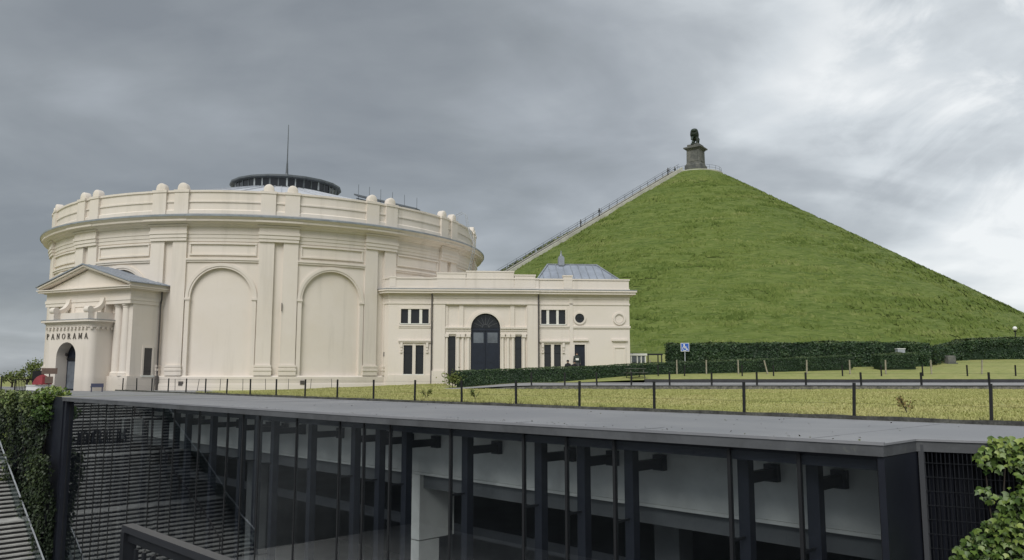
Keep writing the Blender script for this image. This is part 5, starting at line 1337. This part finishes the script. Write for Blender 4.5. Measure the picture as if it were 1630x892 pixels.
leaves('foliage', P - np.array(bu.location), rng.normal(0, 1, P.shape) + np.array([0, 0, .5]), 0.14, 'leaf_hedge', bu, 0.5, 'd', np.clip(rng.normal(0.35, 0.25, len(P)), 0, 1))
MB().tube([(0, 0, -0.1), (0.1, 0, 0.8)], 0.07, 6).tube([(0.1, 0, 0.5), (0.6, 0.1, 1.0)], 0.04, 6).tube([(0.1, 0, 0.5), (-0.5, 0.1, 1.0)], 0.04, 6).build('stem', 'bark', bu)
# scraggy plant where the low hedge starts
P = np.array([-3.75, 50.2, 0.75]) + rng.normal(0, 1, (420, 3)) * np.array([0.3, 0.25, 0.22]); pb_ = empty('shrub', (-3.75, 50.2, 0.25), 0, 'ragged grey-green shrub at the left end of the low hedge', 'shrub')
leaves('foliage', P - np.array(pb_.location), rng.normal(0, 1, P.shape), 0.13, 'leaf_weed', pb_, 0.5, 'd', rng.random(len(P)) * 0.5); MB().tube([(0, 0, -0.1), (0, 0, 0.5)], 0.03, 6).build('stem', 'bark', pb_)

# ------------------------------------------------------------------ low walls along the road
def wall_run(name, mat, x0, x1, y0, y1, h, lbl, zoff=-0.3, n=50):
    rings = []
    for i in range(n + 1):
        x = x0 + (x1 - x0) * i / n; jit = (vnoise(np.array([x * 2.2]), np.array([0.5]), 3)[0] - .5) * 0.03
        rings.append([(x, y0, zoff), (x, y1, zoff), (x, y1 + jit, h * float(sm((x + 4.6) / 6.0)) + jit), (x, y0 + jit, h * float(sm((x + 4.6) / 6.0)) + jit)])
    o = MB().loft(rings).build(name, mat); return setp(o, lbl, 'wall')
wall_run('stone_wall', 'stone_wall', -4.0, 90, 44.72, 45.05, 0.36, 'low mossy stone wall between the yellow lawn and the road', -0.2)
setp(MB().box(1.6, 90, 44.70, 45.10, 0.385, 0.405).build('wall_coping', 'dark_board'), 'thin dark coping along the low stone wall by the road', 'coping')
wall_run('kerb_wall', 'dark_board', 8.2, 90, 49.05, 49.3, 0.735, 'low dark kerb wall along the far side of the road', 0.0)

# ------------------------------------------------------------------ fences
fe = empty('post_fence', (*W(4.9, -6.55), 0), 0, 'black post and wire fence along the back edge of the pavilion roof', 'fence')
fp = MB().box(-0.028, 0.028, -0.026, 0.026, -0.05, 0.80).box(-0.06, 0.06, -0.05, 0.05, 0.0, 0.03).mesh('fence_post', 'post_black')
def FS(i): return 4.457 + 2.681 * i - 0.00964 * i * i
for i in range(-3, 27):
    s_ = FS(i); x_, y_ = W(s_, -6.60)
    obj('fence_post', fp, fe, rel((x_, y_, 0.0), fe), (rng.normal(0, 0.012) + (0.02 if i in (0, 1, 2) else 0), rng.normal(0, 0.012) - (0.035 if i in (0, 1) else 0), SITE_RZ))
for h in (0.35, 0.74):
    MB().tube([rel((*W(FS(i), -6.60), h), fe) for i in range(-3, 27)], 0.002, 4).build('wire', 'dark_metal', fe)
rings = []
for i in range(120):
    s_ = -6 + i * 0.65; jit = random.uniform(-0.015, 0.015); rings.append([WP(s_, -6.5, -0.05), WP(s_, -6.78, -0.05), WP(s_, -6.76, 0.075 + jit), WP(s_, -6.52, 0.085 + jit)])
setp(MB().loft(rings).build('kerb', 'kerb_dark'), 'dark rough kerb under the black post fence', 'kerb')

def post_row(name, lbl, spots, me_h, wdt, mat, wire=None):
    x0_, y0_ = spots[0][:2]; o = empty(name, (x0_, y0_, gz(x0_, y0_)), 0, lbl, 'fence')
    for (x, y, z, h, lean) in spots:
        MB().box(-wdt / 2, wdt / 2, -wdt / 2, wdt / 2, -0.1, h).build('fence_post', mat, o, rel((x, y, z), o), (0, lean, 0))
    if wire:
        for f_ in wire: MB().tube([rel((x, y, z + h * f_), o) for x, y, z, h, l in spots], 0.004, 4).build('wire', 'dark_metal', o)
    return o
def px(x, Yd): return (x - 815) / 1266.0 * Yd
post_row('roadside_fence', 'row of short black posts along the near edge of the road', [(px(x, 45.4), 45.4, 0.40, 0.74, rng.normal(0, 0.02)) for x in (846, 899, 950, 1005, 1066, 1133, 1205, 1283, 1371, 1467, 1575, 1690)], 0.7, 0.09, 'post_black', (0.9,))
post_row('verge_fence', 'row of slim dark posts on the grass beyond the road', [(px(x, 51), 51.0, gz(px(x, 51), 51.0), 0.72, rng.normal(0, 0.02)) for x in (1048, 1090, 1182, 1232, 1342, 1404, 1470, 1541, 1618, 1700)], 0.7, 0.07, 'post_black', (0.9,))
post_row('stake_fence', 'row of pale wooden stakes standing before the low hedge', [(px(x, 52.2), 52.2, gz(px(x, 52.2), 52.2) - 0.05, 1.0, l) for x, l in ((1035, 0.02), (1078, 0.0), (1125, 0.01), (1176, 0.0), (1223, -0.22), (1285, 0.03), (1354, 0.0), (1411, 0.02), (1484, -0.01), (1564, 0.08), (1650, 0))], 1.0, 0.075, 'stake_wood', (0.85,))
sp = []
for kk, a in enumerate(R(-22) + R(4.1) * np.arange(9)):
    rr = R0 + 2.1; x = RC[0] + rr * math.sin(RA + a); y = RC[1] - rr * math.cos(RA + a); sp.append((x, y, 0.0, 0.75, rng.normal(0, 0.05)))
post_row('rod_fence', 'thin rods planted in front of the rotunda plinth', sp, 0.7, 0.028, 'pipe', (0.95,))

# ------------------------------------------------------------------ small things on the grounds
def panel(o, name, mat, *b, **k): return MB().box(*b).build(name, mat, o, **k)
# blue sign
bs = empty('road_sign', (12.3, 56.3, gz(12.3, 56.3)), 0, 'blue square road sign with white emblem on a pale post before the hedge', 'sign')
gzs = gz(12.3, 56.3) + 0.24
MB().tube([(0, 0, 0), (0, 0, 3.42 - gzs)], 0.035, 8).build('pole', 'lantern_post', bs)
pl_ = panel(bs, 'plate', 'lamp_white', -0.30, 0.30, -0.06, -0.035, 2.90 - gzs, 3.50 - gzs)
MB().box(-0.265, 0.265, -0.066, -0.061, 2.935 - gzs, 3.465 - gzs).build('face', 'sign_blue', pl_)
em = MB(); cz = 3.19 - gzs
em.tube([(-0.06, -0.068, cz + 0.17), (-0.06, -0.075, cz + 0.17)], 0.06, 10)
em.bar((-0.06, -0.072, cz + 0.11), (-0.04, -0.072, cz - 0.05), 0.07, 0.006, up=(0, 1, 0)).bar((-0.05, -0.072, cz - 0.04), (0.12, -0.072, cz - 0.05), 0.06, 0.006, up=(0, 1, 0)).bar((0.11, -0.072, cz - 0.05), (0.17, -0.072, cz - 0.2), 0.06, 0.006, up=(0, 1, 0)).bar((-0.05, -0.072, cz + 0.05), (0.10, -0.072, cz + 0.04), 0.04, 0.006, up=(0, 1, 0))
for i in range(12):
    a0 = PI * 0.6 + i * PI * 1.3 / 12; a1 = PI * 0.6 + (i + 1) * PI * 1.3 / 12
    em.bar((-0.02 + 0.15 * math.cos(a0), -0.071, cz - 0.08 + 0.15 * math.sin(a0)), (-0.02 + 0.15 * math.cos(a1), -0.071, cz - 0.08 + 0.15 * math.sin(a1)), 0.035, 0.006, up=(0, 1, 0))
em.build('emblem', 'lamp_white', pl_)
# globe lamp
lx, ly = 44.0, 69.0; lo = empty('lamp_post', (lx, ly, gz(lx, ly)), 0, 'white globe lamp on a thin post above the hedge at far right', 'lamp'); hz_ = 5.05 - gz(lx, ly)
MB().tube([(0, 0, 0), (0, 0, hz_ - 0.2)], 0.045, 8).build('pole', 'dark_metal', lo)
MB().lathe([(0.18 * math.sin(PI * i / 12), hz_ - 0.18 * math.cos(PI * i / 12)) for i in range(13)], 20).build('globe', 'lamp_white', lo, smooth=True); MB().lathe([(0.1, hz_ - 0.32), (0.14, hz_ - 0.2)], 14).build('collar', 'dark_metal', lo)
bx_, by_ = 44.35, 67.6; bo = empty('loudspeaker_post', (bx_, by_, gz(bx_, by_)), 0, 'dark box on a short post rising over the hedge below the globe lamp', 'post'); hb_ = 4.45 - gz(bx_, by_)
MB().tube([(0, 0, 0), (0, 0, hb_)], 0.05, 8).build('pole', 'dark_metal', bo); MB().box(-0.12, 0.12, -0.1, 0.1, hb_ - 0.3, hb_ + 0.32).box(-0.15, 0.15, -0.13, 0.13, hb_ + 0.32, hb_ + 0.36).build('box', 'dark_metal', bo)
# white cabinet, stone block
cx_, cy_ = px(1436, 56.9), 56.9; co = empty('cabinet', (cx_, cy_, gz(cx_, cy_)), 0, 'pale grey utility cabinet standing before the tall hedge', 'cabinet'); ch = 2.84 - gz(cx_, cy_)
panel(co, 'body', 'lantern_post', -0.26, 0.26, -0.2, 0.2, 0, ch); panel(co, 'cap', 'lamp_white', -0.29, 0.29, -0.23, 0.23, ch, ch + 0.05); panel(co, 'door', 'lantern_post', -0.22, 0.22, -0.215, -0.2, 0.15, ch - 0.08)
sx_, sy_ = 33.4, 60.4; sto = empty('stone_marker', (sx_, sy_, gz(sx_, sy_)), 0.15, 'grey stone block on the grass before the hedge gap', 'stone')
MB().loft([[(-0.33 * k_, -0.22 * k_, z_), (0.33 * k_, -0.22 * k_, z_), (0.31 * k_, 0.22 * k_, z_), (-0.34 * k_, 0.2 * k_, z_)] for z_, k_ in ((0, 1.05), (0.1, 1.0), (0.5, 0.97), (0.62, 0.88))]).build('block', 'monument_stone', sto); MB().box(-0.42, 0.42, -0.3, 0.3, -0.1, 0.06).build('foot', 'monument_stone', sto)
# glazed white gate and dark frame to the right of the annex
gx, gy = 9.6, 60.5; gb = gz(gx, gy); go = empty('glazed_kiosk', (gx, gy, gb), 0.05, 'small white framed glass kiosk just right of the annex corner', 'kiosk'); gt = 2.62 - gb
panel(go, 'roof', 'lamp_white', -0.65, 0.65, -0.4, 0.4, gt - 0.16, gt)
for q in (-0.56, -0.1, 0.2, 0.52): panel(go, 'post', 'lamp_white', q - 0.045, q + 0.045, -0.34, -0.25, 0, gt - 0.16)
for a, b in ((-0.5, -0.16), (-0.04, 0.14), (0.26, 0.46)): panel(go, 'pane', 'door_glass', a, b, -0.31, -0.29, 0.1, gt - 0.17)
panel(go, 'back', 'lantern_post', -0.56, 0.56, 0.3, 0.36, 0, gt - 0.161)
do2 = empty('shelter_frame', (11.0, 61, gz(11, 61)), 0, 'dark open frame on two posts beside the white kiosk', 'shelter'); dh = 2.62 - gz(11, 61)
panel(do2, 'beam', 'navy_steel', -0.62, 0.55, -0.4, 0.4, dh - 0.1, dh)
for q in (-0.58, 0.18, 0.46): panel(do2, 'post', 'navy_steel', q - 0.04, q + 0.04, -0.38, -0.30, 0, dh - 0.1)
# picnic bench behind the road posts
qx, qy = px(1012, 50.2), 50.2; pb2 = empty('picnic_table', (qx, qy, gz(qx, qy)), 0.2, 'weathered wooden picnic table on the verge before the low hedge', 'table')
panel(pb2, 'tabletop', 'table_wood', -0.6, 0.6, -0.3, 0.3, 0.58, 0.63)
for y in (-0.55, 0.55): panel(pb2, 'seat', 'table_wood', -0.6, 0.6, y - 0.11, y + 0.11, 0.34, 0.38)
for x in (-0.42, 0.42):
    for s_ in (-1, 1): MB().bar((x, s_ * 0.55, 0), (x, s_ * 0.18, 0.58), 0.05, 0.05).build('leg', 'table_wood', pb2)
    MB().bar((x, -0.55, 0.32), (x, 0.55, 0.32), 0.04, 0.05).build('brace', 'table_wood', pb2)
# things near the portico at the far left
def on_ray(xp, dist): a = math.atan((xp - 815) / 1269.0); return dist * math.sin(a), dist * math.cos(a)
x_, y_ = on_ray(62, 55.5); stn = empty('refreshment_stand', (x_, y_, 0.0), 0.5, 'small stand with a rounded red canopy over a white counter by the portico', 'stand')
MB().slab([(-0.66, -0.3), (0.66, -0.3), (0.7, -0.2), (0.7, 0.3), (-0.7, 0.3), (-0.7, -0.2)], 0.08, 0.36).build('counter', 'lamp_white', stn); MB().slab([(-0.73, -0.34), (0.73, -0.34), (0.73, 0.34), (-0.73, 0.34)], 0.361, 0.40).build('counter_top', 'lamp_white', stn)
for q in (-0.5, 0.5): panel(stn, 'leg', 'dark_metal', q - 0.05, q + 0.05, -0.1, 0.1, 0, 0.08)
MB().tube([(0.1, 0, 0.4), (0.1, 0, 1.0)], 0.03, 6).build('mast', 'dark_metal', stn)
rg_ = [(0.02, 1.02), (0.12, 0.98), (0.3, 0.88), (0.42, 0.72), (0.5, 0.52), (0.53, 0.42), (0.48, 0.42)]
MB().lathe(rg_, 8).build('canopy', 'red_cloth', stn, (0.1, 0, 0), smooth=False)
x_, y_ = on_ray(76, 55); spo = empty('signpost', (x_, y_, 0.0), 0.45, 'brown wooden signpost with two boards beside the arched entrance', 'sign')
MB().tube([(0, 0, 0), (0, 0, 1.35)], 0.035, 8).build('post', 'pipe', spo); panel(spo, 'board', 'sign_brown', -0.42, 0.40, -0.06, -0.035, 1.05, 1.40); panel(spo, 'board', 'sign_brown', -0.22, 0.20, -0.06, -0.035, 0.50, 0.90)
x_, y_ = on_ray(153, 52.2); beo = empty('bench', (x_, y_, 0), 0.4, 'small dark blue bench against the vestibule wall', 'bench')
panel(beo, 'seat', 'bench_blue', -0.33, 0.33, -0.14, 0.14, 0.28, 0.33); panel(beo, 'backrest', 'bench_blue', -0.33, 0.33, 0.12, 0.16, 0.33, 0.5)
for q in (-0.28, 0.28): panel(beo, 'leg', 'bench_blue', q - 0.025, q + 0.025, -0.12, 0.12, 0, 0.28)
# black railing and panel at the far left
blr = empty('courtyard_railing', (*W(55, -1.2), 0), 0, 'black bar railing beside the red canopy at far left', 'railing')
p0, p1 = on_ray(22, 56), on_ray(52, 56.5)
for h in (0.72, 0.06): MB().bar(rel((*p0, h), blr), rel((*p1, h), blr), 0.04, 0.05).build('rail', 'post_black', blr)
for i in range(13):
    f_ = i / 12; q = (p0[0] + (p1[0] - p0[0]) * f_, p0[1] + (p1[1] - p0[1]) * f_); wd_ = 0.06 if i in (0,) else 0.022
    MB().bar(rel((*q, 0), blr), rel((*q, 0.74), blr), wd_, wd_).build('bar', 'post_black', blr)
p2 = on_ray(-3, 55); MB().bar(rel((*p2, 0.70), blr), rel((*p0, 0.70), blr), 0.02, 0.02).build('rail', 'dark_metal', blr); MB().bar(rel((*on_ray(0, 55), 0), blr), rel((*on_ray(0, 55), 0.95), blr), 0.06, 0.06).build('post', 'dark_metal', blr)
x_, y_ = on_ray(58, 58); bp_ = empty('notice_board', (x_, y_, 0), 0.4, 'black notice board behind the red canopy', 'board')
panel(bp_, 'board', 'post_black', -0.32, 0.32, -0.03, 0.03, 0.45, 1.25); panel(bp_, 'leg', 'post_black', -0.25, -0.2, -0.03, 0.03, 0, 0.45); panel(bp_, 'leg', 'post_black', 0.2, 0.25, -0.03, 0.03, 0, 0.45)
# small leafy trees beyond, at the far left
def small_tree(x, y, h, rad, n, lbl):
    o = empty('small_tree', (x, y, gz(x, y)), 0, lbl, 'tree', 'shrubby trees at the far left'); tr = MB()
    tr.tube([(0, 0, -0.1), (0.05, 0, h * 0.5)], 0.09, 7, r1=0.05); cl = []
    for i in range(9):
        a = random.uniform(0, 2 * PI); e_ = Vector((math.cos(a) * rad * random.uniform(0.3, 0.9), math.sin(a) * rad * 0.8, h * random.uniform(0.45, 0.95))); tr.tube([(0.03, 0, h * random.uniform(.15, .45)), e_ * 0.6 + Vector((0, 0, h * 0.15)), e_], 0.035, 5, r1=0.012); cl.append(e_)
    tr.build('trunk', 'bark', o); P_ = []
    for e_ in cl: P_.append(np.array(e_) + rng.normal(0, 1, (n // 9, 3)) * np.array([rad * 0.22, rad * 0.22, h * 0.10]))
    P_ = np.concatenate(P_); leaves('crown', P_, rng.normal(0, 1, P_.shape), 0.15, 'leaf_weed', o, 0.5, 'd', np.clip(rng.normal(0.1, 0.12, len(P_)), 0, 0.45))
x_, y_ = on_ray(56, 70); small_tree(x_, y_, 2.0, 0.8, 700, 'taller shrubby tree beyond the railing, touching the portico edge')
x_, y_ = on_ray(40, 72); small_tree(x_, y_, 1.5, 0.7, 520, 'loose shrubby tree beyond the railing, above the red canopy')
x_, y_ = on_ray(17, 75); small_tree(x_, y_, 1.2, 0.7, 500, 'lowest small shrub beyond the railing at the left border')
# weeds on the lawn
def weed(x, y, h, n, lbl, t0):
    o = empty('weed', (x, y, gz(x, y)), 0, lbl, 'weed', 'weeds on the lawn'); m = MB(); P_ = []
    for i in range(7):
        a = random.uniform(0, 2 * PI); tip = Vector((math.cos(a) * h * 0.45, math.sin(a) * h * 0.3, h * random.uniform(0.6, 1))); m.tube([(0, 0, 0), tip * 0.5 + Vector((0, 0, h * .1)), tip], 0.008, 4); P_.append(np.array(tip) * rng.uniform(0.5, 1.05, (n // 7, 1)) + rng.normal(0, h * 0.1, (n // 7, 3)))
    m.build('stem', 'bark', o); P_ = np.concatenate(P_); P_[:, 2] = np.abs(P_[:, 2]); leaves('foliage', P_, rng.normal(0, 1, P_.shape), h * 0.17, 'leaf_weed', o, 0.5, 'd', np.clip(rng.normal(t0, 0.2, len(P_)), 0, 1))
for xp, dist, h, t0, lbl in ((1443, 22.2, 0.42, 0.85, 'dry brownish weed on the lawn near the right-hand black posts'), (679, 33.0, 0.42, 0.35, 'low weed behind the fence below the low hedge end'), (757, 31.0, 0.42, 0.25, 'pale green weed clump on the lawn behind the middle of the roof')):
    x_, y_ = on_ray(xp, dist); weed(x_, y_, h, 130, lbl, t0)

# ------------------------------------------------------------------ grass blades on the near lawn
def blades():
    n = 330000
    # denser near the camera
    s_ = rng.uniform(-4, 46, n); t_ = -6.8 - 40 * rng.random(n) ** 1.7
    X = s_ * U[0] + (t_ - TC) * NV[0]; Y = s_ * U[1] + (t_ - TC) * NV[1]
    ok = (Y < 44.7) | (X < -4.2); ok &= (np.hypot(X - RC[0], Y - RC[1]) > R0 + 0.8) & ~((X > -9.8) & (Y > 55.3) & (X < 9)) & (Y < 56) & (np.abs(X) < Y * 0.75 + 3)
    ok &= ~((s_ > 43.6) & (t_ > -12.2))
    X, Y = X[ok], Y[ok]; n0 = len(X)
    m_ = 9000; s2 = rng.uniform(-4, 43, m_); s2 = s2[fbm(s2 * 0.8, s2 * 0, 3, 12) > 0.40]; t2 = -6.79 - np.abs(rng.normal(0, 0.06, len(s2)))
    X = np.concatenate([X, s2 * U[0] + (t2 - TC) * NV[0]]); Y = np.concatenate([Y, s2 * U[1] + (t2 - TC) * NV[1]]); n = len(X); Z = ground_z(X, Y)
    dens = fbm(X * 0.5, Y * 0.8, 4, 77); h = (0.022 + 0.05 * np.clip(dens * 1.6 - 0.3, 0, 1)) * rng.uniform(0.6, 1.5, n); h[n0:] = rng.uniform(0.06, 0.17, n - n0)
    a = rng.uniform(0, 2 * PI, n); wd = 0.012 + 0.012 * rng.random(n) + 0.0006 * Y; lx, ly = np.cos(a) * wd, np.sin(a) * wd; tx, ty = rng.normal(0, 0.45, n) * h, rng.normal(0, 0.45, n) * h
    V = np.stack([np.stack([X - lx, Y - ly, Z - 0.01], -1), np.stack([X + lx, Y + ly, Z - 0.01], -1), np.stack([X + tx, Y + ty, Z + h], -1)], 1).reshape(-1, 3)
    me = raw_mesh('grass_blades', V, np.arange(n * 3).reshape(-1, 3), 'blade'); at_ = me.attributes.new('tint', 'FLOAT', 'POINT')
    tint = np.clip(0.05 + fbm(X * 0.35, Y * 0.7, 4, 8) * 0.95 + rng.normal(0, 0.10, n), 0, 1); at_.data.foreach_set('value', np.repeat(tint, 3).astype(np.float32))
    setp(obj('grass_blades', me), 'short yellow-green grass of the lawn behind the fence', 'grass', kind='stuff')
blades()

# ------------------------------------------------------------------ dead leaves and moss crumbs on the pavilion roof
nl = 170; sq_ = rng.uniform(4.5, 24, nl); tq_ = np.where(rng.random(nl) < 0.5, -0.1 - np.abs(rng.normal(0, 0.35, nl)), rng.uniform(-6.3, -0.2, nl))
zq_ = 0.012 + 0.05 * np.clip((16 - sq_) / 12, 0, 1) * np.clip((tq_ + 6.5) / 6.5, 0, 1)
P = np.stack([sq_ * U[0] + (tq_ - TC) * NV[0], sq_ * U[1] + (tq_ - TC) * NV[1], zq_], -1)
lf = leaves('dead_leaves', P, np.tile([0, 0, 1.0], (nl, 1)), 0.05, 'leaf_dead', None, 0.25, 'd', rng.random(nl))
setp(lf, 'scattered dead leaves and moss crumbs on the grey pavilion roof', 'leaves', kind='stuff')
